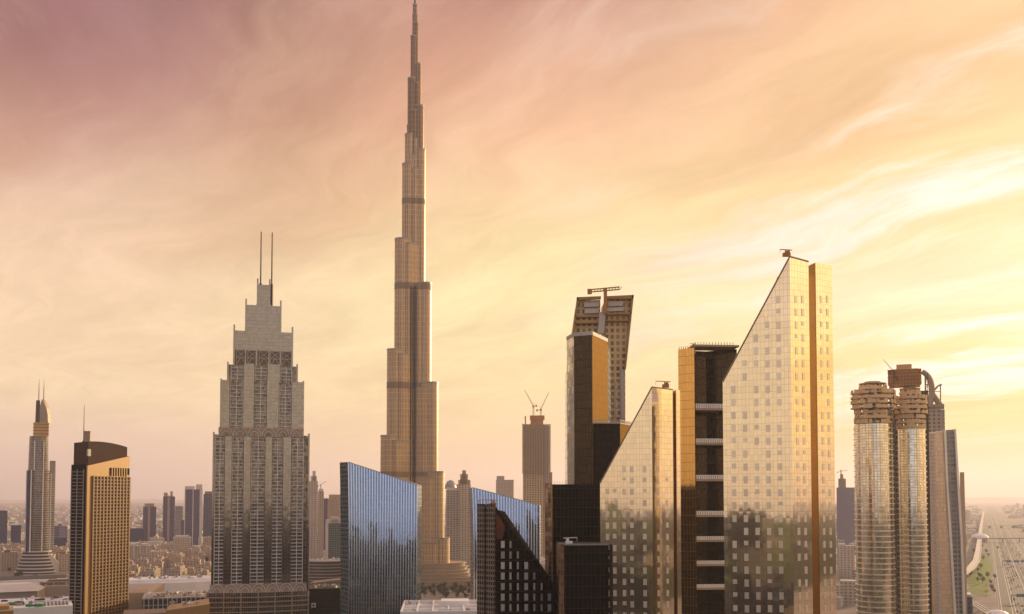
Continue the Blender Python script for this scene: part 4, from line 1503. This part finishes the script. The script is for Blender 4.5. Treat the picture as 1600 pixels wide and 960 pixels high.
# ================================================================ 13 low blocks, mall, houses
def slab_stack(mb, fr, px0, px1, w0, w1, zs, bulge=0.0, over=.8):
    """terraced floors: alternating recessed glass and overhanging edges"""
    for za, zb in zip(zs, zs[1:]):
        n = 10
        f_ = lambda e: [fr.p(px0 - e + (px1 - px0 + 2 * e) * q / n, w0 - e * .5 - bulge * math.sin(math.pi * q / n)) for q in range(n + 1)] + [fr.p(px1 + e, w1), fr.p(px0 - e, w1)]
        mb.prism(f_(0), za, zb - 1.2, 1)
        mb.prism(f_(over), zb - 1.2, zb, 0)
    return mb


fr = Frame(512, 1380)
mb = slab_stack(MB(), fr, 484, 540, 0, 50, [0, 5, 9.5, 14, 18.5, 23, 27.5, 32], 9)
solo(mb, 'terraced_block', [M['concrete'], M['darkroof']], 'round-fronted terraced block with stacked parapets beside the blue glass block', 'building', (*fr.o, 0))
fr = Frame(505, 1000)
mb = MB()
plate(mb, [(482, 912), (536, 906), (536, 916), (482, 922)], 1040, 1075)
fr.box(mb, 482, 540, 0, 60, 0, Zy(921, 1000) - 3)
solo(mb, 'brown_roofed_block', M['brown'], 'brown flat roof between the terraced block and the black podium', 'building', (*fr.o, 0))
fr = Frame(508, 900)
root = thing('black_podium', 'black podium wall carrying a small white sign', 'building', fr.o)
mb = MB()
fr.box(mb, 484, 533, 0, 40, 0, Zy(920, 900))
mb.build('body', FM['black'], root)
mb = MB()
fr.box(mb, 488, 495, -.5, -.05, Zy(949, 900), Zy(942, 900))
fr.box(mb, 490.8, 492.2, -.7, -.5, Zy(948, 900), Zy(943, 900), 1)
fr.box(mb, 489, 494, -.75, -.52, Zy(946.2, 900), Zy(944.8, 900), 1)
mb.build('sign', [M['white'], M['darkroof']], root)
fr = Frame(690, 760)
root = thing('white_roof_hall', 'low hall with a white framed roof between the two blue blocks', 'building', fr.o)
rz = Zy(948, 790)
mb = MB()
fr.box(mb, 628, 752, -20, 60, 0, rz)
mb.build('body', M['pale'], root)
mb = MB()
for a, b_ in ((628, 752),):
    for w in (-20, 0, 20, 58):
        fr.box(mb, a, b_, w, w + 2, rz, rz + 2.2)
for px in (628, 652, 676, 700, 724, 749):
    fr.box(mb, px, px + 2.6, -18, 58, rz, rz + 2.15)
fr.box(mb, 690, 735, 24, 44, rz, rz + 5)
mb.build('roof_frame', M['white'], root)
mb = MB()
for i in range(5):
    fr.box(mb, 656 + i * 24, 672 + i * 24, 4, 17, rz + .01, rz + .5)
mb.build('skylight', M['tan'], root)

# mall
fr = Frame(60, 1180)
root = thing('striped_canopy', 'long pale canopy with slanting dark slots at the foot of the curved tower', 'canopy', fr.o)
mb = MB()
n = 12
pts = [fr.p(-20 + 128 * q / n, -10 - 10 * math.sin(math.pi * q / n)) for q in range(n + 1)]
ptb = [fr.p(-10 + 112 * q / n, 44) for q in range(n + 1)]
mb.prism(pts + ptb[::-1], 12, 24)
mb.build('roof', M['white'], root)
mb = MB()
for q in range(17):
    a, b_ = fr.p(-16 + q * 7.4, -14 if 2 < q < 15 else -8), fr.p(-9 + q * 7.1, 40)
    w = 2.9
    mb.prism([(a[0] - w, a[1]), (a[0] + w, a[1]), (b_[0] + w, b_[1]), (b_[0] - w, b_[1])], 24.05, 24.7)
mb.build('slot', M['darkroof'], root)
fr = Frame(40, 1000)
root = thing('mall_hall', 'big beige hip-roofed mall hall below the striped canopy', 'mall', fr.o)
mb = MB().prism([fr.p(-30, 0), fr.p(62, 0), fr.p(82, 60), fr.p(52, 110), fr.p(-30, 110)], 0, 26)
mb.build('body', M['concrete'], root)
mb = MB().loft([(*fr.p(-30, -2), 26.02), (*fr.p(63, -2), 26.02), (*fr.p(82, 60), 26.02), (*fr.p(53, 111), 26.02), (*fr.p(-30, 111), 26.02)],
               [(*fr.p(-30, 40), 29.5), (*fr.p(48, 40), 29.5), (*fr.p(56, 60), 29.5), (*fr.p(40, 75), 29.5), (*fr.p(-30, 75), 29.5)])
mb.build('roof', M['pale'], root)
fr = Frame(90, 1050)
mb = MB()
fr.box(mb, 64, 116, 0, 60, 0, 27)
fr.box(mb, 66, 114, 10, 22, 27, 30, 1)
fr.box(mb, 78, 112, 34, 44, 27, 31, 1)
solo(mb, 'mall_wing', [M['concrete'], M['brown']], 'flat mall wing with dark roof ridges beside the hip-roofed hall', 'mall', (*fr.o, 0))
fr = Frame(60, 850)
root = thing('mall_roof', 'white mall roof with dark oval skylights', 'mall', fr.o)
mb = MB().prism([fr.p(-30, 0), fr.p(118, 0), fr.p(118, 90), fr.p(-30, 90)], 0, 27)
mb.build('body', M['white'], root)
for px, w, rx in ((32, 46, 9), (66, 62, 9.5), (92, 76, 8), (8, 64, 6)):
    rr = rx * fr.s
    MB().lathe(*fr.p(px, w), [(rr, 27), (rr * .95, 28.2), (rr * .4, 28.6)], 24, .75).build('skylight', M['darkroof'], root)
mb = MB()
for q in range(7):
    fr.box(mb, 72 + q * 6, 75 + q * 6, 8, 34, 27.01, 28.2)
mb.build('louvre', M['brown'], root)
for px, w, l in ((28, 28, 16), (58, 8, 17)):
    x, y = fr.p(px, w)
    mb = MB()
    for q in range(46):
        a, rr = rnd.uniform(0, 6.28), rnd.random() ** .5
        mb.lathe(x + math.cos(a) * rr * l * fr.s, y + math.sin(a) * rr * 4, [(.9, 27), (1.3, 27.8 + rnd.random()), (.3, 28.6 + rnd.random())], 5, 1, 0, a)
    solo(mb, 'roof_planting', M['green'], 'bright green roof planting strip, ' + ('farther back beside an oval skylight' if px == 28 else 'nearer the lower edge of the mall roof'), 'planting', (x, y, 27))
fr = Frame(12, 760)
mb = MB()
fr.box(mb, -20, 25, 0, 30, 0, Zy(952, 770))
fr.box(mb, -20, 18, 6, 26, Zy(952, 770), Zy(946, 770), 0)
fr.box(mb, -20, 25.4, -.5, .4, Zy(953, 770), Zy(951, 770), 1)
solo(mb, 'tan_block', [M['gold_clad'], M['pale']], 'small tan rooftop block cut by the corner of the picture', 'building', (*fr.o, 0))

fr = Frame(265, 1150)
mb = MB()
pts = []
n = 10
for q in range(n + 1):
    pts.append(fr.p(196 + 140 * q / n, -8 * math.sin(math.pi * q / n)))
pts += [fr.p(336, 55), fr.p(196, 62)]
mb.prism(pts, 0, 22)
mb.prism([(x, y) for x, y in [fr.p(200 + 132 * q / n, 10 - 8 * math.sin(math.pi * q / n)) for q in range(n + 1)] + [fr.p(332, 50), fr.p(200, 50)]], 22, 25, 0)
solo(mb, 'white_roofed_hall', M['white'], 'long white-roofed hall below the sandy houses', 'mall', (*fr.o, 0))
fr = Frame(232, 1000)
mb = MB()
mb.prism([fr.p(200, 0), fr.p(240, 0), fr.p(262, 100), fr.p(212, 100)], 0, 25)
mb.loft([(*fr.p(201, 2), 25), (*fr.p(238, 2), 25), (*fr.p(258, 96), 25), (*fr.p(213, 96), 25)], [(*fr.p(212, 20), 27), (*fr.p(230, 20), 27), (*fr.p(244, 80), 27), (*fr.p(224, 80), 27)], 1)
solo(mb, 'hip_roofed_block', [M['sand'], M['tan']], 'block with a long brownish hip roof just past the golden tower', 'building', (*fr.o, 0))
fr = Frame(300, 960)
root = thing('parking_deck', 'multi-deck car park with dark open bays beside the stepped tower', 'car park', fr.o)
mb = slab_stack(MB(), fr, 226, 345, 0, 60, [0, 6, 12, 18, 24.5], 0, .6)
mb.build('deck', [M['concrete'], M['darkroof']], root)
for q in range(16):
    fr.box(MB(), 228 + q * 7.2, 229.4 + q * 7.2, -1.6, -.6, 0, 24.4).build('column', M['pale'], root)
mb = MB()
for q in range(11):
    fr.box(mb, 232 + q * 9.5, 238.5 + q * 9.5, 14, 16 + 3 * (q % 2), 24.5, 26)
    fr.box(mb, 234 + q * 9.5, 239.5 + q * 9.5, 36, 40, 24.5, 26.4)
mb.build('roof_plant', M['pale'], root)
fr = Frame(240, 860)
mb = slab_stack(MB(), fr, 196, 262, 0, 40, [0, 6.5, 13, 20], 0, .5)
solo(mb, 'dark_bay_block', [M['brown'], M['darkroof']], 'brown block with deep dark bays at the golden tower base', 'building', (*fr.o, 0))
fr = Frame(296, 800)
mb = MB().prism([fr.p(262, 0), fr.p(330, -6), fr.p(330, 40), fr.p(266, 40)], 0, [Zy(953, 800), Zy(945, 795), Zy(945, 795), Zy(953, 800)])
for q in range(6):
    mb.obox(*fr.p(270 + q * 10, -1.3 - q * .7), 0, Zy(956, 800), .6, .6, 0, 1)
solo(mb, 'golden_wall_block', [M['gold_clad'], M['tan']], 'low golden-walled block beside the stepped tower podium', 'building', (*fr.o, 0))

# plant, tanks and ducts on the big roofs
def roof_plant(parent, frame, px0, px1, w0, w1, z, n, seed):
    rr = random.Random(seed)
    for _ in range(n):
        x, y = frame.p(rr.uniform(px0, px1), rr.uniform(w0, w1))
        mb = MB()
        a = rr.choice((.1, .3, 1.67))
        t_ = rr.random()
        if t_ < .55:
            mb.obox(x, y, z, z + rr.uniform(1, 2.6), rr.uniform(2, 6), rr.uniform(1.6, 3.5), a)
            mb.obox(x + .3, y, z + .9, z + 2.9, 1.2, 1.0, a)
            nm = 'air_handler'
        elif t_ < .8:
            mb.lathe(x, y, [(1.4, z), (1.4, z + 2.0), (.9, z + 2.4), (.2, z + 2.5)], 12)
            nm = 'water_tank'
        else:
            mb.obox(x, y, z + .3, z + 1.1, rr.uniform(7, 14), 1.0, a)
            mb.obox(x, y, z, z + .3, 1, .8, a)
            nm = 'duct'
        mb.build(nm, rr.choice((M['pale'], M['steel'], M['concrete'], M['white'])), parent)


for nm, px0, px1, w0, w1, z, n in (('white_roof_hall', 632, 748, -14, 56, 0, 16), ('mall_wing', 68, 112, 4, 56, 27, 22), ('mall_roof', 2, 108, 6, 84, 27, 14),
                                   ('white_roofed_hall', 214, 325, 8, 44, 25, 26), ('parking_deck', 232, 336, 6, 54, 24.5, 26), ('brown_roofed_block', 486, 532, 4, 50, 0, 14),
                                   ('black_podium', 488, 530, 6, 34, 0, 12), ('golden_wall_block', 270, 322, 8, 34, 0, 10), ('terraced_block', 490, 534, 4, 44, 32, 12)):
    o_ = bpy.data.objects[nm]
    f_ = Frame(800 + F * o_.location.x / o_.location.y, o_.location.y)
    if z == 0:
        z = {'white_roof_hall': rz + .05, 'brown_roofed_block': Zy(921, 1000) - 3, 'black_podium': Zy(920, 900), 'golden_wall_block': Zy(950, 797)}[nm]
    roof_plant(o_, f_, px0, px1, w0, w1, z, n, px0)

# old-style houses
proto = None
hs = []
tries = 0
while len(hs) < 118 and tries < 6000:
    tries += 1
    d = 1360 + 780 * rnd.random()
    px = rnd.uniform(196, 340)
    if rnd.random() < .22:
        px, d = rnd.uniform(0, 118), rnd.uniform(1650, 2100)
    x, y = G(px, d)
    if any((x - a) ** 2 + (y - b_) ** 2 < 23 ** 2 for a, b_ in hs):
        continue
    hs.append((x, y))


def house(seed):
    rr = random.Random(seed)
    h = rr.uniform(11, 19)
    w, dp = rr.uniform(15, 21), rr.uniform(13, 18)
    root = thing('courtyard_house', 'sand-coloured flat-roofed house in the low old-style quarter beyond the mall', 'house', (0, 0, 0), 'old-style houses beyond the mall')
    mb = MB().obox(0, 0, 0, h, w, dp)
    mb.obox(w * .22, -dp * .1, h, h + 4.2, w * .38, dp * .5)
    mb.build('wall', FM['houses'], root)
    pb = MB()
    for a, b_, c_, e_ in ((-w / 2, w / 2, -dp / 2 - .2, -dp / 2 + .2), (-w / 2, w / 2, dp / 2 - .2, dp / 2 + .2), (-w / 2 - .2, -w / 2 + .2, -dp / 2, dp / 2), (w / 2 - .2, w / 2 + .2, -dp / 2, dp / 2)):
        pb.box(a, b_, c_, e_, h - .4, h + .9)
    pb.obox(-w * .3, dp * .2, h, h + 6.5, 3, 3)
    pb.build('parapet', M['sand'], root)
    return root


kinds = [house(20 + i) for i in range(6)]
for i, (x, y) in enumerate(hs):
    if i < 6:
        kinds[i].location = (x, y, 0)
        kinds[i].rotation_euler = (0, 0, .3)
    else:
        dup(kinds[i % 6], (x, y, 0), rnd.choice((.2, .35, 1.8, -.2)), rnd.uniform(.85, 1.15))

# trees
def tree(seed):
    rr = random.Random(seed)
    root = thing('park_tree', 'dark leafy tree in the park at the foot of the tallest tower', 'tree', (0, 0, 0), 'trees by the tallest tower')
    tk = MB()
    tk.bar((0, 0, 0), (.2, .1, 4.2), .42, 7, 0, .26)
    for q in range(5):
        a = q * 1.3 + rr.random()
        tk.bar((.15, .08, 3.2 + q * .25), (2.2 * math.cos(a), 2.2 * math.sin(a), 6 + rr.random() * 1.5), .2, 5, 0, .06)
    tk.build('trunk', M['bark'], root)
    cr = MB()
    lobes = [(rr.uniform(-2.4, 2.4), rr.uniform(-2.4, 2.4), rr.uniform(5.2, 9.2), rr.uniform(1.5, 2.6)) for _ in range(9)]
    for lx, ly, lz, lr in lobes:
        for q in range(70):
            v = Vector((rr.gauss(0, 1), rr.gauss(0, 1), rr.gauss(0, 1))).normalized() * lr * rr.uniform(.55, 1.08)
            p_ = Vector((lx, ly, lz)) + v
            a = Vector((rr.gauss(0, 1), rr.gauss(0, 1), rr.gauss(0, 1))).normalized()
            b_ = a.orthogonal().normalized() * rr.uniform(.25, .5)
            c_ = a.cross(b_).normalized() * rr.uniform(.25, .5)
            cr.add([p_ - b_, p_ + c_ * .8, p_ + b_, p_ - c_ * .8], [[0, 1, 2, 3]])
    cr.build('crown', M['foliage'], root)
    return root


tks = [tree(i) for i in range(3)]
first = [0, 0, 0]


def plant(x, y, s, label=None, group=None):
    i = rnd.randrange(3)
    if not first[i]:
        first[i] = 1
        o = tks[i]
        o.location, o.scale = (x, y, 0), (s, s, s)
    else:
        o = dup(tks[i], (x, y, 0), rnd.uniform(0, 6), s)
    if label:
        o['label'], o['group'] = label, group


for _ in range(130):
    px, py = rnd.uniform(640, 742), rnd.choice((rnd.uniform(898, 930), rnd.uniform(915, 938)))
    x, y = ground(px, py)
    plant(x, y, rnd.uniform(.45, 1.0))
for _ in range(26):
    px, py = rnd.uniform(1505, 1560), rnd.uniform(842, 935)
    x, y = ground(px, py)
    plant(x, y, rnd.uniform(.6, 1.0), 'small tree dotted along the green strip by the highway', 'trees along the highway lawn')
for _ in range(26):
    px, d = rnd.choice((rnd.uniform(0, 110), rnd.uniform(200, 332))), rnd.uniform(1350, 1900)
    x, y = G(px, d)
    plant(x, y, rnd.uniform(.8, 1.3), 'street tree among the low sandy houses', 'trees among the old-style houses')

# ================================================================ 14 highway side
pts = [ground(1488, 922), ground(1503, 909), ground(1517, 899), ground(1526, 886), ground(1529, 868), ground(1531, 848), ground(1533, 830), ground(1535, 815), ground(1537, 803)]
root = thing('metro_viaduct', 'pale curving metro viaduct on piers beside the green strip', 'viaduct', (*pts[2], 0))
dk, pr = MB(), MB()
for (x0, y0), (x1, y1) in zip(pts, pts[1:]):
    L = math.hypot(x1 - x0, y1 - y0)
    nx, ny = (y1 - y0) / L * 5.5, -(x1 - x0) / L * 5.5
    dk.prism([(x0 + nx, y0 + ny), (x1 + nx, y1 + ny), (x1 - nx, y1 - ny), (x0 - nx, y0 - ny)], 9, 11.2)
    for sg in (-1, 1):
        dk.prism([(x0 + sg * nx, y0 + sg * ny), (x1 + sg * nx, y1 + sg * ny), (x1 + sg * nx * .9, y1 + sg * ny * .9), (x0 + sg * nx * .9, y0 + sg * ny * .9)], 11.2, 12.4)
    for q in range(int(L / 32)):
        f = (q + .5) / max(1, int(L / 32))
        pr.lathe(x0 + (x1 - x0) * f, y0 + (y1 - y0) * f, [(1.3, 0), (1.2, 7), (3.6, 9)], 8)
dk.build('deck', M['pale'], root)
pr.build('pier', M['concrete'], root)
x, y = pts[5]
root = thing('metro_station', 'golden shell-shaped metro station over the viaduct', 'station', (x, y, 0))
MB().lathe(x, y, [(16, 11), (17.5, 14), (16, 18), (11, 22), (5, 24), (.5, 24.6)], 28, 2.0).build('shell', M['white'], root)
MB().lathe(x, y, [(13, 0), (13, 11), (18.5, 11.1), (18.5, 12.2)], 24, 1.8).build('concourse', M['tan'], root)
a_, b_ = road(-60, y + 10), road(330, y + 60)
mb = MB()
mb.prism([(x, y - 4), (b_[0], b_[1] - 4), (b_[0], b_[1] + 4), (x, y + 4)], 9, 12.5)
for q in range(9):
    f = (q + .4) / 9
    mb.obox(x + (b_[0] - x) * f, y + (b_[1] - y) * f, 0, 9, 2.5, 3)
solo(mb, 'footbridge', M['concrete'], 'covered footbridge crossing the highway from the metro station', 'bridge', (x, y, 0))
mb = MB()
c0, c1 = ground(1500, 826, 0), ground(1680, 824, 0)
mb.prism([(c0[0], c0[1] - 9), (c1[0], c1[1] - 9), (c1[0], c1[1] + 9), (c0[0], c0[1] + 9)], 8, 10)
for q in range(10):
    f = (q + .5) / 10
    mb.obox(c0[0] + (c1[0] - c0[0]) * f, c0[1] + (c1[1] - c0[1]) * f, 0, 8, 3, 12)
solo(mb, 'flyover', M['concrete'], 'far road flyover crossing the highway beyond the footbridge', 'bridge', (*c0, 0))
rp = [ground(1496, 928, 6), ground(1518, 940, 6), ground(1545, 956, 6), ground(1575, 975, 6)]
mb = MB()
for off, w in ((0, 4), (14, 4), (-13, 3.5)):
    for (x0, y0), (x1, y1) in zip(rp, rp[1:]):
        mb.prism([(x0, y0 + off), (x1, y1 + off), (x1, y1 + off + w), (x0, y0 + off + w)], 5, 6.2)
        mb.obox((x0 + x1) / 2, (y0 + y1) / 2 + off + w / 2, 0, 5, 2, 2)
solo(mb, 'ramp_bridge', M['pale'], 'parallel pale ramps slanting under the curved slab tower', 'bridge', (*rp[0], 0))
x, y = G(1554, 985)
mb = MB().lathe(x, y, [(12, 0), (12, 3), (10.5, 5.6), (7, 7.6), (3, 8.5), (.3, 8.7)], 32)
solo(mb, 'domed_hall', M['white'], 'pale shallow dome cut by the bottom edge beside the ramps', 'building', (x, y, 0))
mb = MB()
fr = Frame(1492, 960)
fr.box(mb, 1478, 1516, 0, 30, 0, Zy(932, 960))
fr.box(mb, 1480, 1514, 4, 26, Zy(932, 960), Zy(929, 960), 1)
solo(mb, 'slab_base_block', [FM['navy'], M['pale']], 'dark low block at the foot of the curved slab tower', 'building', (*fr.o, 0))


# street lamps and sign gantries along the highway
def lamp():
    root = thing('street_lamp', 'twin-armed street lamp on the highway median', 'street lamp', (0, 0, 0), 'street lamps along the highway')
    MB().lathe(0, 0, [(.32, 0), (.3, .6), (.16, .7), (.1, 14)], 8).build('pole', M['steel'], root)
    for sx in (-1, 1):
        MB().bar((0, 0, 13.8), (sx * 3.2, 0, 14.5), .09, 5).build('arm', M['steel'], root)
        MB().obox(sx * 3.6, 0, 14.42, 14.62, 1.3, .4).build('lamp_head', M['pale'], root)
    return root


l0 = lamp()
for i in range(46):
    x, yy = road(0, 960 + i * 46)
    if i == 0:
        l0.location, l0.rotation_euler = (x, yy, .05), (0, 0, -math.atan(RS))
    else:
        dup(l0, (x, yy, .05), -math.atan(RS))
for i, (yy, lb) in enumerate(((1130, 'blue sign gantry spanning the highway nearest the domed hall'), (1720, 'blue sign gantry spanning the highway before the footbridge'))):
    x, _ = road(0, yy)
    root = thing('sign_gantry', lb, 'sign gantry', (x, yy, 0))
    for o in (-24, 24):
        MB().obox(x + o, yy, 0, 9.2, .7, .7).build('post', M['steel'], root)
    MB().obox(x, yy, 8.2, 9.3, 49, .8).build('beam', M['steel'], root)
    for o in (-14, 0, 13):
        MB().obox(x + o, yy - .6, 6.6, 10.2, 9, .2).build('sign_board', plain('sign_blue', (.03, .10, .28), .5), root)


# cars
def car(m):
    root = thing('car', 'tiny car among the highway traffic', 'car', (0, 0, 0), 'cars on the highway')
    b_ = MB()
    b_.loft([(-.9, -2.25, .35), (.9, -2.25, .35), (.9, 2.25, .35), (-.9, 2.25, .35)], [(-.86, -2.2, .95), (.86, -2.2, .95), (.86, 2.2, .9), (-.86, 2.2, .9)])
    b_.build('body', m, root)
    c_ = MB().loft([(-.84, -1.7, .95), (.84, -1.7, .95), (.84, 1.1, .95), (-.84, 1.1, .95)], [(-.66, -1.2, 1.5), (.66, -1.2, 1.5), (.66, .5, 1.5), (-.66, .5, 1.5)])
    c_.build('cabin', M['darkroof'], root)
    for sx in (-1, 1):
        for sy in (-1.4, 1.4):
            MB().bar((sx * .72, sy, .34), (sx * .95, sy, .34), .34, 10).build('wheel', M['black'], root)
    return root


cars = [car(plain('car_white', (.75, .74, .72), .3, 0, .5, .02)), car(plain('car_silver', (.45, .44, .43), .3, .5, .5, .02)), car(plain('car_black', (.03, .03, .03), .3, 0, .5, .02))]
lanes = [-20.3, -16.7, -13.2, -9.5, -5.6, 5.6, 9.5, 13.2, 16.7, 20.3]
n = 0
y = 930.0
used = set()
while n < 270:
    y += rnd.uniform(2, 11)
    o = rnd.choice(lanes)
    key = (o, int(y / 14))
    if key in used:
        continue
    used.add(key)
    x, yy = road(o, y)
    rz_ = -math.atan(RS) + (math.pi if o < 0 else 0)
    k_ = rnd.choice((0, 0, 0, 1, 1, 2))
    if n < 3:
        k_ = n
        cars[n].location = (x, yy, .06)
        cars[n].rotation_euler = (0, 0, rz_)
    else:
        dup(cars[k_], (x, yy, .06), rz_)
    n += 1

# ================================================================ 15 far city as one mass, and unseen dark blocks added for the glass to mirror
fc = MB()
mats_far = [FM['slate'], FM['palegrid'], FM['purple'], plain('far_render', (0.42, 0.38, 0.37), 0.8), M['pale']]
for _ in range(5200):
    a = R(rnd.uniform(-32, 34))
    d = 2250 + 9500 * rnd.random() ** 1.25
    x, y = d * math.tan(a), d
    off = abs(x - (RC + RS * y)) / math.sqrt(1 + RS * RS)
    if off < 62 + d * .004:
        continue
    px_ = 800 + F * x / y
    if d < 2900 and px_ > 1500:
        if off < 150:
            continue
    h = rnd.choice((6, 8, 9, 12, 14, 18)) * rnd.uniform(.8, 1.3)
    if rnd.random() < .035:
        h = rnd.uniform(30, 62)
    if px_ < 760 and d > 2600:
        h = min(h, 13)
    w, dp = rnd.uniform(12, 44), rnd.uniform(12, 40)
    k = rnd.choice((0, 1, 1, 3, 3, 4)) if h < 28 else rnd.choice((0, 1, 2, 2))
    fc.obox(x, y, 0, h, w, dp, rnd.choice((.1, .5, -.45, -.45)), k)
    if rnd.random() < .4:
        fc.obox(x, y, h, h + rnd.uniform(2, 5), w * .3, dp * .3, .1, k)
for _ in range(360):
    px_, d = rnd.uniform(760, 1440), rnd.uniform(1040, 2250)
    x, y = G(px_, d)
    if px_ > 1310 and d < 1250:
        continue
    h = rnd.uniform(7, 30)
    k = rnd.choice((0, 1, 1, 3, 4))
    fc.obox(x, y, 0, h, rnd.uniform(14, 36), rnd.uniform(14, 34), rnd.choice((.1, -.45)), k)
    fc.obox(x, y, h, h + rnd.uniform(2, 4), 6, 6, .1, k)
struct(fc, 'distant_city', mats_far, 'stuff')
nc = MB()
mats_near = [FM['stone'], FM['black'], M['foliage'], M['black'], M['darkroof']]  # finishes kept dark so reflections in the glass turn dark
for _ in range(900):
    x, y = (rnd.uniform(-900, 900), rnd.uniform(-1000, -70)) if _ < 420 else (rnd.uniform(-3200, 3200), rnd.uniform(-3200, -70))
    if math.hypot(x, y) < 90:
        continue
    d_ = math.hypot(x, y)
    h = rnd.uniform(8, 40)
    if rnd.random() < .13:
        h = rnd.uniform(45, 108) if d_ > 180 else 40
    nc.obox(x, y, 0, h, rnd.uniform(18, 42), rnd.uniform(18, 42), rnd.choice((.15, -.4)), rnd.choice((0, 1, 1, 2, 2, 3, 4)))
for _ in range(420):
    x, y = rnd.uniform(-420, 420), rnd.uniform(70, 930)
    hm_ = 125 - 0.1235 * y - 6
    h = min(hm_, rnd.uniform(8, 34))
    if h < 4 or abs(x) > .62 * y + 60:
        continue
    # keep clear of the towers that stand where the added blocks go
    if any(math.hypot(x - o.location.x, y - o.location.y) < 52 for o in SC.objects if o.parent is None and 'label' in o and o.location.y < 1000 and o.location.y > 100):
        continue
    nc.obox(x, y, 0, h, rnd.uniform(10, 26), rnd.uniform(10, 26), rnd.choice((.15, -.4)), rnd.choice((0, 1, 1, 2, 2, 3, 4)))
struct(nc, 'unseen_mirrored_city', mats_near, 'stuff')
pg = plain('unseen_dark_ground', (0.035, 0.04, 0.022), 0.95, 0, 0.0, 0.7, 0.03)  # unseen dark sheets added to darken what the glass mirrors
struct(MB().add([(-6000, -3700, .02), (6000, -3700, .02), (6000, 60, .02), (-6000, 60, .02)], [[0, 1, 2, 3]]), 'unseen_dark_ground', pg)
struct(MB().add([(-520, 60.5, .02), (520, 60.5, .02), (520, 985, .02), (-520, 985, .02)], [[0, 1, 2, 3]]), 'unseen_dark_apron', pg)  # same added dark sheet, below the frame in front of the camera
